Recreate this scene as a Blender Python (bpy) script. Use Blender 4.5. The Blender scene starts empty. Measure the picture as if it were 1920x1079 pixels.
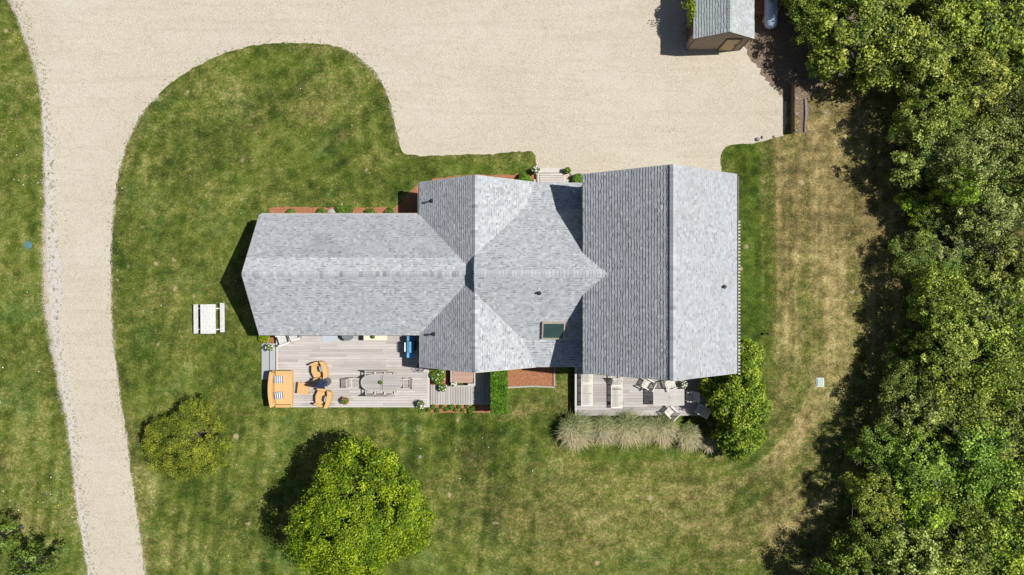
import bpy, math, random
import numpy as np
from mathutils import Matrix, Vector
R = math.radians
random.seed(7)
rs = np.random.RandomState(11)

# ------------------------------------------------------------------ camera, world, sun
H = 45.7
FPX = 1280.0
sc = bpy.context.scene
cam_d = bpy.data.cameras.new('camera')
cam = bpy.data.objects.new('camera', cam_d)
sc.collection.objects.link(cam)
cam.location = (0, 0, H)
cam.rotation_euler = (0, 0, 0)
cam_d.sensor_width = 36
cam_d.lens = 24
cam_d.clip_start = 0.5
cam_d.clip_end = 3000
sc.camera = cam

SUN_TRAVEL = Vector((-0.665, -0.083, -1.0)).normalized()
to_sun = -SUN_TRAVEL
EL = math.asin(to_sun.z)
w = bpy.data.worlds.new('World')
sc.world = w
w.use_nodes = True
nt = w.node_tree
nt.nodes.clear()
sky = nt.nodes.new('ShaderNodeTexSky')
sky.sky_type = 'NISHITA'
sky.sun_disc = False
sky.sun_elevation = EL
sky.sun_rotation = math.atan2(to_sun.x, to_sun.y)
bg = nt.nodes.new('ShaderNodeBackground')
bg.inputs['Strength'].default_value = 0.05
wo = nt.nodes.new('ShaderNodeOutputWorld')
nt.links.new(sky.outputs[0], bg.inputs[0])
nt.links.new(bg.outputs[0], wo.inputs[0])

sd = bpy.data.lights.new('sun', 'SUN')
sd.energy = 4.8
sd.angle = R(0.5)
sd.color = (1.0, 0.955, 0.88)
so = bpy.data.objects.new('sun', sd)
so.rotation_euler = SUN_TRAVEL.to_track_quat('-Z', 'Y').to_euler()
so.location = (30, 4, 60)
sc.collection.objects.link(so)

sc.view_settings.view_transform = 'Standard'
sc.view_settings.look = 'None'
sc.view_settings.exposure = 0.2
sc.view_settings.gamma = 1.0
sc.cycles.max_bounces = 6
sc.cycles.diffuse_bounces = 3

# ------------------------------------------------------------------ helpers
def P(px, py, z=0.0):
    k = (H - z) / FPX
    return Vector(((px - 960) * k, (539.5 - py) * k, z))

def rnd(a, b):
    return random.uniform(a, b)

class MB:
    def __init__(s):
        s.v = []; s.f = []; s.mi = []; s.var = []; s.M = Matrix.Identity(4)
    def add(s, vs, fs, mi=0, var=None):
        b = len(s.v)
        s.v.extend([tuple(s.M @ Vector(p)) for p in vs])
        vv = random.random() if var is None else var
        for f in fs:
            s.f.append([i + b for i in f]); s.mi.append(mi); s.var.append(vv)
    def box(s, c, d, rot=(0, 0, 0), mi=0, var=None):
        hx, hy, hz = d[0] / 2, d[1] / 2, d[2] / 2
        vs = [Vector((x, y, z)) for x in (-hx, hx) for y in (-hy, hy) for z in (-hz, hz)]
        M = Matrix.Translation(Vector(c)) @ (Matrix.Rotation(rot[2], 4, 'Z') @ Matrix.Rotation(rot[1], 4, 'Y') @ Matrix.Rotation(rot[0], 4, 'X'))
        vs = [M @ v for v in vs]
        s.add(vs, [(0, 1, 3, 2), (4, 6, 7, 5), (0, 4, 5, 1), (2, 3, 7, 6), (0, 2, 6, 4), (1, 5, 7, 3)], mi, var)
    def bar(s, p0, p1, wd, th, mi=0, var=None, up=Vector((0, 0, 1))):
        p0 = Vector(p0); p1 = Vector(p1); d = (p1 - p0); L = d.length; d.normalize()
        if abs(d.dot(up)) > .98: up = Vector((0, 1, 0))
        sd_ = d.cross(up).normalized(); u = sd_.cross(d).normalized()
        vs = []
        for e in (p0, p1):
            for a, b in ((-1, -1), (1, -1), (1, 1), (-1, 1)):
                vs.append(e + sd_ * (a * wd / 2) + u * (b * th / 2))
        s.add(vs, [(3, 2, 1, 0), (4, 5, 6, 7), (0, 1, 5, 4), (1, 2, 6, 5), (2, 3, 7, 6), (3, 0, 4, 7)], mi, var)
    def tube(s, pts, rad, n=8, mi=0, var=None, cap=True):
        pts = [Vector(p) for p in pts]
        vs = []; fs = []
        for i, p in enumerate(pts):
            d = (pts[min(i + 1, len(pts) - 1)] - pts[max(i - 1, 0)]).normalized()
            a = Vector((0, 0, 1)) if abs(d.z) < .9 else Vector((1, 0, 0))
            u = d.cross(a).normalized(); v = d.cross(u)
            r = rad[i] if hasattr(rad, '__len__') else rad
            for k in range(n):
                t = 2 * math.pi * k / n
                vs.append(p + u * math.cos(t) * r + v * math.sin(t) * r)
        for i in range(len(pts) - 1):
            for k in range(n):
                fs.append((i * n + k, i * n + (k + 1) % n, (i + 1) * n + (k + 1) % n, (i + 1) * n + k))
        if cap:
            fs.append(tuple(range(n - 1, -1, -1))); fs.append(tuple((len(pts) - 1) * n + k for k in range(n)))
        s.add(vs, fs, mi, var)
    def lathe(s, prof, n=20, c=(0, 0, 0), mi=0, var=None):
        vs = []; fs = []
        for r, z in prof:
            for k in range(n):
                t = 2 * math.pi * k / n
                vs.append(Vector((c[0] + r * math.cos(t), c[1] + r * math.sin(t), c[2] + z)))
        m = len(prof)
        for i in range(m - 1):
            for k in range(n):
                fs.append((i * n + k, i * n + (k + 1) % n, (i + 1) * n + (k + 1) % n, (i + 1) * n + k))
        fs.append(tuple(range(n - 1, -1, -1))); fs.append(tuple((m - 1) * n + k for k in range(n)))
        s.add(vs, fs, mi, var)
    def prism(s, pts, z0, z1, mi=0, var=None):
        n = len(pts)
        vs = [(p[0], p[1], z0) for p in pts] + [(p[0], p[1], z1) for p in pts]
        fs = [tuple(range(n - 1, -1, -1)), tuple(range(n, 2 * n))] + [(i, (i + 1) % n, n + (i + 1) % n, n + i) for i in range(n)]
        s.add(vs, fs, mi, var)
    def build(s, name, mats, parent=None, smooth=False, bevel=0):
        me = bpy.data.meshes.new(name)
        me.from_pydata([tuple(v) for v in s.v], [], s.f)
        if not isinstance(mats, (list, tuple)): mats = [mats]
        for m in mats: me.materials.append(m)
        me.polygons.foreach_set('material_index', s.mi)
        a = me.attributes.new('var', 'FLOAT', 'FACE')
        a.data.foreach_set('value', s.var)
        if smooth: me.polygons.foreach_set('use_smooth', [True] * len(s.f))
        me.update()
        o = bpy.data.objects.new(name, me)
        sc.collection.objects.link(o)
        if parent is not None: o.parent = parent
        if bevel:
            b = o.modifiers.new('bevel', 'BEVEL'); b.width = bevel; b.segments = 2; b.limit_method = 'ANGLE'
        return o

def np_obj(name, verts, faces, var, mats, parent=None, mi=None):
    me = bpy.data.meshes.new(name)
    nv = len(verts); nf, k = faces.shape
    me.vertices.add(nv); me.vertices.foreach_set('co', verts.astype(np.float32).ravel())
    me.loops.add(nf * k); me.loops.foreach_set('vertex_index', faces.astype(np.int32).ravel())
    me.polygons.add(nf)
    me.polygons.foreach_set('loop_start', np.arange(0, nf * k, k, dtype=np.int32))
    me.polygons.foreach_set('loop_total', np.full(nf, k, dtype=np.int32))
    if not isinstance(mats, (list, tuple)): mats = [mats]
    for m in mats: me.materials.append(m)
    if mi is not None: me.polygons.foreach_set('material_index', mi.astype(np.int32))
    me.update(calc_edges=True)
    a = me.attributes.new('var', 'FLOAT', 'FACE')
    a.data.foreach_set('value', var.astype(np.float32))
    me.validate()
    o = bpy.data.objects.new(name, me)
    sc.collection.objects.link(o)
    if parent is not None: o.parent = parent
    return o

def tag(o, label=None, cat=None, group=None, kind=None):
    if label: o['label'] = label
    if cat: o['category'] = cat
    if group: o['group'] = group
    if kind: o['kind'] = kind
    return o

def thing(name, label, cat, loc=(0, 0, 0), rz=0, group=None):
    o = bpy.data.objects.new(name, None)
    o.empty_display_size = .2
    sc.collection.objects.link(o)
    o.location = loc; o.rotation_euler = (0, 0, rz)
    return tag(o, label, cat, group)

def dup(root, loc, rz=0, label=None, group=None, scale=None):
    r = root.copy(); sc.collection.objects.link(r)
    r.location = loc; r.rotation_euler = (0, 0, rz)
    if scale: r.scale = scale
    if label: r['label'] = label
    if group: r['group'] = group
    for ch in list(root.children):
        c = ch.copy(); sc.collection.objects.link(c); c.parent = r
        for g in list(ch.children):
            d = g.copy(); sc.collection.objects.link(d); d.parent = c
    return r

# value noise in numpy
def vnoise(x, y, seed=0):
    xi = np.floor(x).astype(np.int64); yi = np.floor(y).astype(np.int64)
    fx = x - xi; fy = y - yi
    fx = fx * fx * (3 - 2 * fx); fy = fy * fy * (3 - 2 * fy)
    def h(a, b):
        n = (a * 374761393 + b * 668265263 + seed * 974711) & 0x7fffffff
        n = ((n ^ (n >> 13)) * 1274126177) & 0x7fffffff
        n = n ^ (n >> 16)
        return (n & 0xffff) / 65535.0
    return (h(xi, yi) * (1 - fx) + h(xi + 1, yi) * fx) * (1 - fy) + (h(xi, yi + 1) * (1 - fx) + h(xi + 1, yi + 1) * fx) * fy
def fbm(x, y, o=4, seed=0):
    t = 0; a = .5; s = 0
    for i in range(o):
        t = t + a * vnoise(x * 2 ** i + 17 * i, y * 2 ** i - 9 * i, seed + i); s += a; a *= .55
    return t / s

# ------------------------------------------------------------------ materials
MATS = {}
class NT:
    def __init__(s, name):
        s.m = bpy.data.materials.new(name); s.m.use_nodes = True
        s.t = s.m.node_tree; s.t.nodes.clear()
        s.out = s.n('ShaderNodeOutputMaterial')
        s.b = s.n('ShaderNodeBsdfPrincipled')
        s.l(s.b.outputs[0], s.out.inputs[0])
    def n(s, t, **k):
        nd = s.t.nodes.new(t)
        for a, b in k.items(): setattr(nd, a, b)
        return nd
    def l(s, a, b): s.t.links.new(a, b)
    def coord(s): 
        if not hasattr(s, 'tc'): s.tc = s.n('ShaderNodeTexCoord')
        return s.tc.outputs['Object']
    def world(s):
        if not hasattr(s, 'ge'): s.ge = s.n('ShaderNodeNewGeometry')
        return s.ge.outputs['Position']
    def noise(s, scale, detail=3, rough=.55, vec=None, dist=0):
        nd = s.n('ShaderNodeTexNoise'); nd.inputs['Scale'].default_value = scale
        nd.inputs['Detail'].default_value = detail; nd.inputs['Roughness'].default_value = rough
        nd.inputs['Distortion'].default_value = dist
        s.l(vec if vec is not None else s.coord(), nd.inputs['Vector'])
        return nd.outputs['Fac']
    def math(s, op, a, b=0.0, clamp=False):
        nd = s.n('ShaderNodeMath', operation=op, use_clamp=clamp)
        for i, v in enumerate((a, b)):
            if isinstance(v, (int, float)): nd.inputs[i].default_value = v
            else: s.l(v, nd.inputs[i])
        return nd.outputs[0]
    def mapr(s, v, a, b, c=0.0, d=1.0):
        nd = s.n('ShaderNodeMapRange'); s.l(v, nd.inputs[0])
        for i, q in enumerate((a, b, c, d)): nd.inputs[i + 1].default_value = q
        return nd.outputs[0]
    def mix(s, f, a, b, mode='MIX'):
        nd = s.n('ShaderNodeMix', data_type='RGBA', blend_type=mode)
        for i, v in ((0, f), (6, a), (7, b)):
            if isinstance(v, (int, float)): nd.inputs[i].default_value = v
            elif isinstance(v, tuple): nd.inputs[i].default_value = (*v, 1)
            else: s.l(v, nd.inputs[i])
        return nd.outputs[2]
    def ramp(s, f, stops):
        nd = s.n('ShaderNodeValToRGB'); e = nd.color_ramp.elements
        while len(e) < len(stops): e.new(.5)
        for i, (p, c) in enumerate(stops): e[i].position = p; e[i].color = (*c, 1)
        s.l(f, nd.inputs[0]); return nd.outputs[0]
    def attr(s, name='var'):
        nd = s.n('ShaderNodeAttribute'); nd.attribute_name = name; return nd.outputs['Fac']
    def col(s, c): 
        if isinstance(c, tuple): s.b.inputs['Base Color'].default_value = (*c, 1)
        else: s.l(c, s.b.inputs['Base Color'])
    def rough(s, r): s.b.inputs['Roughness'].default_value = r
    def bump(s, h, strength=.4, dist=.02):
        nd = s.n('ShaderNodeBump'); nd.inputs['Strength'].default_value = strength
        nd.inputs['Distance'].default_value = dist
        s.l(h, nd.inputs['Height']); s.l(nd.outputs[0], s.b.inputs['Normal'])

def basic(name, c, rough=.7, spread=.25, nscale=8, metallic=0, bump=.2, vspread=.2):
    """mottled material: noise plus per-piece variation"""
    t = NT(name)
    n1 = t.noise(nscale, 4)
    f = t.mapr(n1, .3, .7, 1 - spread, 1 + spread * .6)
    v = t.mapr(t.attr(), 0, 1, 1 - vspread, 1 + vspread)
    g = t.math('MULTIPLY', f, v)
    cc = t.n('ShaderNodeCombineColor')
    for i in range(3): t.l(t.math('MULTIPLY', g, c[i]), cc.inputs[i])
    t.col(cc.outputs[0]); t.rough(rough)
    t.b.inputs['Metallic'].default_value = metallic
    t.b.inputs['Specular IOR Level'].default_value = .3
    if bump: t.bump(t.noise(nscale * 6, 2), bump, .01)
    return t.m

# lawn
def m_lawn():
    t = NT('lawn_grass'); W = t.world()
    dry = t.attr('dry'); tone = t.attr('tone'); edge = t.attr('edge')
    fine = t.noise(9, 3, .7, W); mid = t.noise(1.6, 4, .6, W); tiny = t.noise(38, 2, .6, W); big = t.noise(.35, 4, .6, W)
    g = t.math('ADD', t.math('MULTIPLY', t.mapr(fine, .34, .66), .42), t.math('MULTIPLY', t.mapr(mid, .36, .64), .33))
    g = t.math('ADD', g, t.math('MULTIPLY', t.mapr(tiny, .3, .7), .25))
    g = t.math('ADD', g, t.math('MULTIPLY', t.math('SUBTRACT', tone, .5), 1.15), True)
    green = t.ramp(g, [(.04, (.022, .042, .006)), (.36, (.058, .094, .011)), (.62, (.112, .152, .022)), (.95, (.215, .24, .058))])
    blue = t.mix(t.mapr(big, .52, .68, 0, .55), green, t.mix(1, green, (.75, 1.05, 1.5), 'MULTIPLY'))
    tan = t.ramp(g, [(.08, (.055, .05, .018)), (.42, (.19, .15, .062)), (.72, (.38, .295, .13)), (1, (.60, .49, .27))])
    n2 = t.noise(5, 5, .75, W)
    k = t.math('ADD', dry, t.math('MULTIPLY', t.math('SUBTRACT', n2, .5), 3.6))
    k = t.math('ADD', k, t.math('MULTIPLY', t.math('SUBTRACT', tiny, .5), 1.3))
    c = t.mix(t.mapr(k, .15, .85), blue, tan)
    # small bare sandy spots
    vo = t.n('ShaderNodeTexVoronoi'); vo.inputs['Scale'].default_value = .75; t.l(t.world(), vo.inputs['Vector'])
    sel = t.mapr(t.noise(.9, 2, .5, W), .54, .62)
    sp = t.math('ADD', vo.outputs['Distance'], t.math('MULTIPLY', t.math('SUBTRACT', t.noise(7, 3, .6, W), .5), .35))
    spot = t.math('MULTIPLY', t.mapr(sp, .16, .09), sel)
    c = t.mix(spot, c, (.42, .33, .20))
    # gravel scattered over the edge of the drive
    e = t.math('ADD', edge, t.math('MULTIPLY', t.math('SUBTRACT', t.noise(12, 4, .8, W), .5), 2.2))
    e = t.math('ADD', e, t.math('MULTIPLY', t.math('SUBTRACT', t.noise(1.3, 2, .5, W), .5), .9))
    c = t.mix(t.mapr(e, .62, .78), c, t.ramp(tiny, [(.3, (.36, .32, .27)), (.7, (.66, .60, .52))]))
    t.col(c); t.rough(.95); t.b.inputs['Specular IOR Level'].default_value = .1
    t.bump(t.math('ADD', t.math('MULTIPLY', fine, .5), tiny), .9, .05)
    return t.m

def m_gravel():
    t = NT('gravel'); W = t.world()
    vo = t.n('ShaderNodeTexVoronoi'); vo.inputs['Scale'].default_value = 24; t.l(W, vo.inputs['Vector'])
    sepc = t.n('ShaderNodeSeparateColor'); t.l(vo.outputs['Color'], sepc.inputs[0])
    st = t.ramp(sepc.outputs[0], [(0, (.29, .245, .185)), (.3, (.46, .41, .325)), (.6, (.55, .495, .405)), (.85, (.55, .525, .475)), (1, (.70, .65, .56))])
    sand = t.ramp(t.noise(30, 3, .7, W), [(.3, (.40, .355, .28)), (.7, (.62, .555, .445))])
    c = t.mix(.55, sand, st)
    c = t.mix(t.mapr(t.noise(.22, 4, .6, W), .35, .7, 0, .4), c, (.56, .53, .46))
    c = t.mix(t.mapr(t.noise(1.1, 5, .65, W), .5, .78, 0, .35), c, (.42, .36, .28))
    c = t.mix(t.mapr(t.noise(.13, 3, .5, W), .42, .62, 0, .3), c, t.mix(1, c, (.84, .83, .80), 'MULTIPLY'))
    mp = t.n('ShaderNodeMapping'); t.l(W, mp.inputs[0]); mp.inputs['Rotation'].default_value = (0, 0, .12); mp.inputs['Scale'].default_value = (.10, 1.3, 1)
    c = t.mix(t.mapr(t.noise(1.0, 3, .6, mp.outputs[0], 1.5), .50, .72, 0, .38), c, t.mix(1, c, (.80, .78, .75), 'MULTIPLY'))
    vw = t.n('ShaderNodeTexVoronoi'); vw.inputs['Scale'].default_value = 9; t.l(W, vw.inputs['Vector'])
    se = t.n('ShaderNodeSeparateColor'); t.l(vw.outputs['Color'], se.inputs[0])
    c = t.mix(t.math('MULTIPLY', t.mapr(se.outputs[0], .86, .95), t.mapr(t.noise(.5, 3, .6, W), .35, .6, .0, .28)), c, (.28, .23, .17))
    # faint wheel-rut dust and leaf specks
    vs = t.n('ShaderNodeTexVoronoi'); vs.inputs['Scale'].default_value = 2.2; t.l(W, vs.inputs['Vector'])
    c = t.mix(t.mapr(vs.outputs['Distance'], .07, .035, 0, .7), c, (.14, .12, .06))
    t.col(c); t.rough(.95); t.b.inputs['Specular IOR Level'].default_value = .1
    t.bump(vo.outputs['Distance'], .5, .03)
    return t.m

def m_shingle(name, dark, light, tint=None):
    t = NT(name)
    v = t.attr()
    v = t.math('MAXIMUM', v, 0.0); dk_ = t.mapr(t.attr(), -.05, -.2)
    c = t.ramp(v, [(0, dark), (.5, tuple((a + b) / 2 for a, b in zip(dark, light))), (1, light)])
    n = t.noise(26, 3, .7, t.world())
    c = t.mix(1, c, t.ramp(n, [(.25, (.80, .80, .81)), (.75, (1.12, 1.11, 1.10))]), 'MULTIPLY')
    n2 = t.noise(.55, 5, .65, t.world())
    c = t.mix(t.mapr(n2, .52, .8, 0, .28), c, tint or (.20, .20, .18))
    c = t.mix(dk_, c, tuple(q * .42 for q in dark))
    t.col(c); t.rough(.9); t.b.inputs['Specular IOR Level'].default_value = .15
    t.bump(n, .3, .01)
    return t.m

def m_wood(name, a, b, axis='X', wear=(.55, .52, .48)):
    """weathered boards: streaks along one axis, per-board tone"""
    t = NT(name)
    mp = t.n('ShaderNodeMapping'); t.l(t.coord(), mp.inputs[0])
    sc_ = {'X': (.6, 14, 14), 'Y': (14, .6, 14), 'Z': (14, 14, .6)}[axis]
    mp.inputs['Scale'].default_value = sc_
    n = t.noise(2.2, 5, .7, mp.outputs[0])
    f = t.math('ADD', t.math('MULTIPLY', t.attr(), .55), t.math('MULTIPLY', t.mapr(n, .3, .7), .45))
    c = t.ramp(f, [(0, a), (1, b)])
    n2 = t.noise(1.1, 4, .6)
    c = t.mix(t.mapr(n2, .52, .75, 0, .45), c, wear)
    t.col(c); t.rough(.85); t.b.inputs['Specular IOR Level'].default_value = .2
    t.bump(n, .25, .01)
    return t.m

def m_leaf(name, dark, mid, light, trans=.3, tint_obj=False):
    t = NT(name)
    c = t.ramp(t.attr(), [(0, dark), (.5, mid), (1, light)])
    n = t.noise(1.2, 2, .5, t.world())
    c = t.mix(1, c, t.ramp(n, [(.3, (.82, .86, .8)), (.7, (1.15, 1.1, 1.0))]), 'MULTIPLY')
    if tint_obj:
        oi = t.n('ShaderNodeObjectInfo')
        c = t.mix(1, c, oi.outputs['Color'], 'MULTIPLY')
    t.col(c); t.rough(.55); t.b.inputs['Specular IOR Level'].default_value = .35
    tr = t.n('ShaderNodeBsdfTranslucent'); t.l(c, tr.inputs[0])
    ms = t.n('ShaderNodeMixShader'); ms.inputs[0].default_value = trans
    t.l(t.b.outputs[0], ms.inputs[1]); t.l(tr.outputs[0], ms.inputs[2]); t.l(ms.outputs[0], t.out.inputs[0])
    return t.m

def m_mulch():
    t = NT('mulch'); W = t.world()
    n = t.noise(22, 4, .8, W); v = t.n('ShaderNodeTexVoronoi'); v.inputs['Scale'].default_value = 13; t.l(W, v.inputs[0])
    c = t.ramp(n, [(.25, (.17, .065, .03)), (.5, (.42, .185, .09)), (.75, (.62, .34, .19))])
    c = t.mix(t.mapr(v.outputs['Distance'], .25, .6, 0, .5), c, (.18, .06, .025))
    t.col(c); t.rough(.95); t.bump(n, .9, .04); return t.m

def m_dirt():
    t = NT('leaf_litter'); W = t.world()
    n = t.noise(9, 5, .8, W)
    c = t.ramp(n, [(.25, (.05, .034, .022)), (.5, (.17, .125, .088)), (.62, (.30, .23, .165)), (.8, (.52, .43, .32))])
    c = t.mix(t.mapr(t.noise(1.3, 3, .6, W), .5, .7, 0, .6), c, (.10, .075, .05))
    t.col(c); t.rough(.95); t.bump(n, .9, .04); return t.m

def m_stripe():
    t = NT('striped_cloth')
    s = t.n('ShaderNodeSeparateXYZ'); t.l(t.coord(), s.inputs[0])
    q = t.math('SINE', t.math('MULTIPLY', s.outputs[0], 2 * math.pi / .125))
    c = t.mix(t.mapr(q, -.05, .15), (.02, .035, .10), (.70, .70, .69))
    t.col(t.mix(t.mapr(t.noise(60, 2), .3, .7, 0, .15), c, (.5, .5, .5))); t.rough(.9); t.bump(t.noise(80, 2), .2, .005)
    return t.m

def m_glass():
    t = NT('skylight_glass')
    t.col(t.mix(t.noise(1.5, 2), (.02, .05, .042), (.05, .095, .08))); t.rough(.05)
    t.b.inputs['Specular IOR Level'].default_value = .8
    return t.m

M = dict(
    lawn=m_lawn(), gravel=m_gravel(), mulch=m_mulch(), dirt=m_dirt(),
    roof=m_shingle('roof_shingles', (.185, .205, .228), (.55, .58, .61)),
    shedroof=m_shingle('shed_roof_shingles', (.25, .29, .30), (.50, .54, .545)),
    under=basic('roof_felt', (.05, .052, .055), .95, .2),
    trim=basic('trim_paint', (.46, .45, .43), .6, .12, 3),
    wallsh=None,
    deck=m_wood('deck_boards', (.31, .29, .275), (.58, .56, .54), 'X', (.40, .325, .285)),
    decky=m_wood('walkway_boards', (.31, .295, .28), (.50, .48, .46), 'Y', (.36, .32, .29)),
    rim=m_wood('deck_rim', (.44, .42, .40), (.56, .54, .52), 'X', (.47, .45, .43)),
    step=m_wood('step_boards', (.33, .35, .36), (.43, .455, .465), 'Y', (.38, .39, .39)),
    teak=m_wood('weathered_teak', (.42, .38, .345), (.62, .58, .54), 'X', (.46, .42, .38)),
    cream=m_wood('pale_cream_wood', (.62, .59, .53), (.78, .75, .69), 'X', (.66, .62, .56)),
    teakt=m_wood('weathered_tabletop', (.29, .275, .275), (.45, .43, .42), 'X', (.33, .30, .29)),
    white=basic('white_painted_wood', (.60, .60, .59), .6, .22, 9, vspread=.10),
    wicker=m_wood('honey_wicker', (.52, .32, .135), (.66, .43, .20), 'Y', (.58, .36, .16)),
    wdark=basic('dark_frame', (.05, .035, .03), .6),
    navy=basic('navy_canvas', (.035, .055, .13), .75, .3, 6, vspread=.35),
    darkm=basic('dark_metal', (.06, .065, .075), .45, .2, 5, .6),
    grillm=basic('shade_blue_grill_cover', (.10, .33, .55), .6, .15, 4),  # blue cast of the shade put into the grill's base colour
    steel=basic('steel', (.55, .56, .58), .35, .15, 5, .7),
    stripe=m_stripe(), glass=m_glass(),
    pot=basic('pale_pot', (.50, .48, .45), .7), potd=basic('dark_pot', (.07, .07, .08), .6),
    flw=basic('white_petals', (.85, .85, .83), .7, .1, 20, vspread=.1),
    flp=basic('pink_petals', (.75, .22, .22), .7, .2, 20),
    rock=basic('rock', (.33, .31, .29), .9, .35, 3, bump=.6),
    rocklt=basic('pale_concrete', (.62, .61, .57), .9, .2, 6),
    brown=basic('brown_stain', (.20, .075, .05), .8, .3, 6),
    tank=basic('tank_shade_tint', (.42, .56, .78), .3, .1, 3, 0, .05),  # white tank with the bluish shade mixed into its base colour
    lid=basic('teal_lid', (.10, .23, .27), .7, .15, 12),
    lidp=basic('pale_lid', (.40, .52, .48), .7, .12, 12),
    black=basic('black_plastic', (.02, .02, .022), .5),
    door=basic('tan_door', (.50, .37, .19), .7, .1, 4),
    dtrim=basic('brown_trim', (.17, .115, .075), .8, .2, 6),
    bark=m_wood('bark', (.07, .055, .045), (.22, .19, .165), 'Z', (.16, .14, .12)),
    greybark=basic('grey_twigs', (.30, .27, .255), .9, .3, 5),
    mat_=basic('door_mat', (.38, .43, .48), .95, .2, 30),
    timber=m_wood('grey_timber', (.30, .265, .235), (.50, .46, .42), 'Y', (.36, .32, .28)),
    leaf_lime=m_leaf('lime_leaves', (.06, .12, .006), (.22, .34, .012), (.50, .60, .03), .3),
    leaf_wood=m_leaf('woodland_leaves', (.05, .085, .012), (.22, .295, .042), (.62, .68, .21), .2, True),
    leaf_hedge=m_leaf('hedge_leaves', (.06, .14, .012), (.13, .29, .02), (.27, .45, .05), .3),
    leaf_shrub=m_leaf('olive_leaves', (.055, .095, .014), (.23, .29, .03), (.54, .56, .06), .3),
    leaf_bush=m_leaf('laurel_leaves', (.05, .11, .012), (.21, .33, .022), (.56, .65, .08), .25),
    leaf_plant=m_leaf('border_plant_leaves', (.04, .09, .015), (.13, .24, .025), (.30, .42, .06), .3),
    blade=m_leaf('grass_blades', (.10, .18, .035), (.32, .33, .16), (.62, .52, .38), .2),
)
def m_wall(name, a, b, mort):
    t = NT(name)
    g = t.n('ShaderNodeNewGeometry'); sp = t.n('ShaderNodeSeparateXYZ'); t.l(g.outputs['Position'], sp.inputs[0])
    cb = t.n('ShaderNodeCombineXYZ'); t.l(t.math('ADD', sp.outputs[0], sp.outputs[1]), cb.inputs[0]); t.l(sp.outputs[2], cb.inputs[1])
    br = t.n('ShaderNodeTexBrick'); t.l(cb.outputs[0], br.inputs[0])
    br.inputs['Color1'].default_value = (*a, 1); br.inputs['Color2'].default_value = (*b, 1); br.inputs['Mortar'].default_value = (*mort, 1)
    br.inputs['Scale'].default_value = 1; br.inputs['Mortar Size'].default_value = .008
    br.inputs['Brick Width'].default_value = .16; br.inputs['Row Height'].default_value = .13
    n = t.noise(3, 4, .7, g.outputs['Position'])
    t.col(t.mix(t.mapr(n, .4, .8, 0, .4), br.outputs['Color'], tuple(q * .7 for q in a)))
    t.rough(.9); t.bump(br.outputs['Fac'], -.4, .01)
    return t.m
M['wallsh'] = m_wall('cedar_shingle_wall', (.26, .25, .235), (.36, .34, .32), (.08, .075, .07))
M['shedwall'] = m_wall('shed_shingle_wall', (.36, .28, .22), (.50, .40, .32), (.14, .10, .08))

# ------------------------------------------------------------------ ground: lawn, gravel drive, dirt
def smooth(pts, it=2):
    for _ in range(it):
        q = []
        for i in range(len(pts) - 1):
            a = pts[i]; b = pts[i + 1]
            q.append((a[0] * .75 + b[0] * .25, a[1] * .75 + b[1] * .25)); q.append((a[0] * .25 + b[0] * .75, a[1] * .25 + b[1] * .75))
        pts = [pts[0]] + q + [pts[-1]]
    return pts
left_edge = smooth([(-60, -420), (-20, -120), (18, -10), (38, 32), (58, 82), (76, 140), (84, 190), (88, 255), (90, 330), (92, 410), (93, 480), (96, 560), (104, 630), (118, 710), (133, 800), (143, 880), (150, 950), (161, 1020), (172, 1085), (200, 1250), (240, 1500)])
right_edge = smooth([(345, 1500), (300, 1250), (272, 1085), (264, 1020), (254, 950), (246, 890), (236, 810), (222, 730), (213, 660), (208, 590), (207, 500), (209, 420), (217, 350), (228, 300), (240, 262), (256, 228), (280, 194), (312, 163), (350, 135), (396, 110), (440, 93), (490, 83), (545, 80), (600, 82), (640, 88), (668, 104), (700, 130), (722, 164), (736, 204), (742, 240), (748, 264)], 2)
court = smooth([(752, 280), (757, 289)], 1) + smooth([(770, 291), (810, 293), (860, 290), (920, 290), (965, 285), (998, 284)], 1) + [(1004, 292), (1005, 312), (1004, 360), (1080, 360), (1095, 325), (1110, 360), (1340, 360), (1352, 322)] + \
    smooth([(1352, 312), (1350, 297), (1357, 278), (1378, 270), (1404, 271), (1440, 263), (1470, 254)], 1) + [(1473, 235), (1475, 190), (1478, 120), (1480, 40), (1480, -420)]
drive_px = left_edge + right_edge + court
drive = np.array([[P(a, b).x, P(a, b).y] for a, b in drive_px])

def densify(pl, step=.25, jit=.035, closed=True):
    out = []
    n = len(pl)
    for i in range(n if closed else n - 1):
        a = pl[i]; b = pl[(i + 1) % n]; L = np.hypot(*(b - a)); k = max(1, int(L / step))
        for j in range(k):
            out.append(a + (b - a) * j / k + rs.randn(2) * (jit if L < 6 else 0))
    return np.array(out)
def sheet(name, pl, z, mat, kind='structure'):
    mb = MB(); n = len(pl)
    mb.add([(p[0], p[1], z) for p in pl], [tuple(range(n))])
    o = mb.build(name, mat)
    if o.data.polygons[0].normal.z < 0: o.data.flip_normals()
    return tag(o, kind=kind)

def seg_dist(X, Y, pl, closed=False):
    d = np.full(X.shape, 1e9)
    n = len(pl)
    for i in range(n if closed else n - 1):
        a = pl[i]; b = pl[(i + 1) % n]; ab = b - a; L2 = ab.dot(ab)
        if L2 < 1e-9: continue
        t = np.clip(((X - a[0]) * ab[0] + (Y - a[1]) * ab[1]) / L2, 0, 1)
        d = np.minimum(d, np.hypot(X - a[0] - t * ab[0], Y - a[1] - t * ab[1]))
    return d

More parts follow.
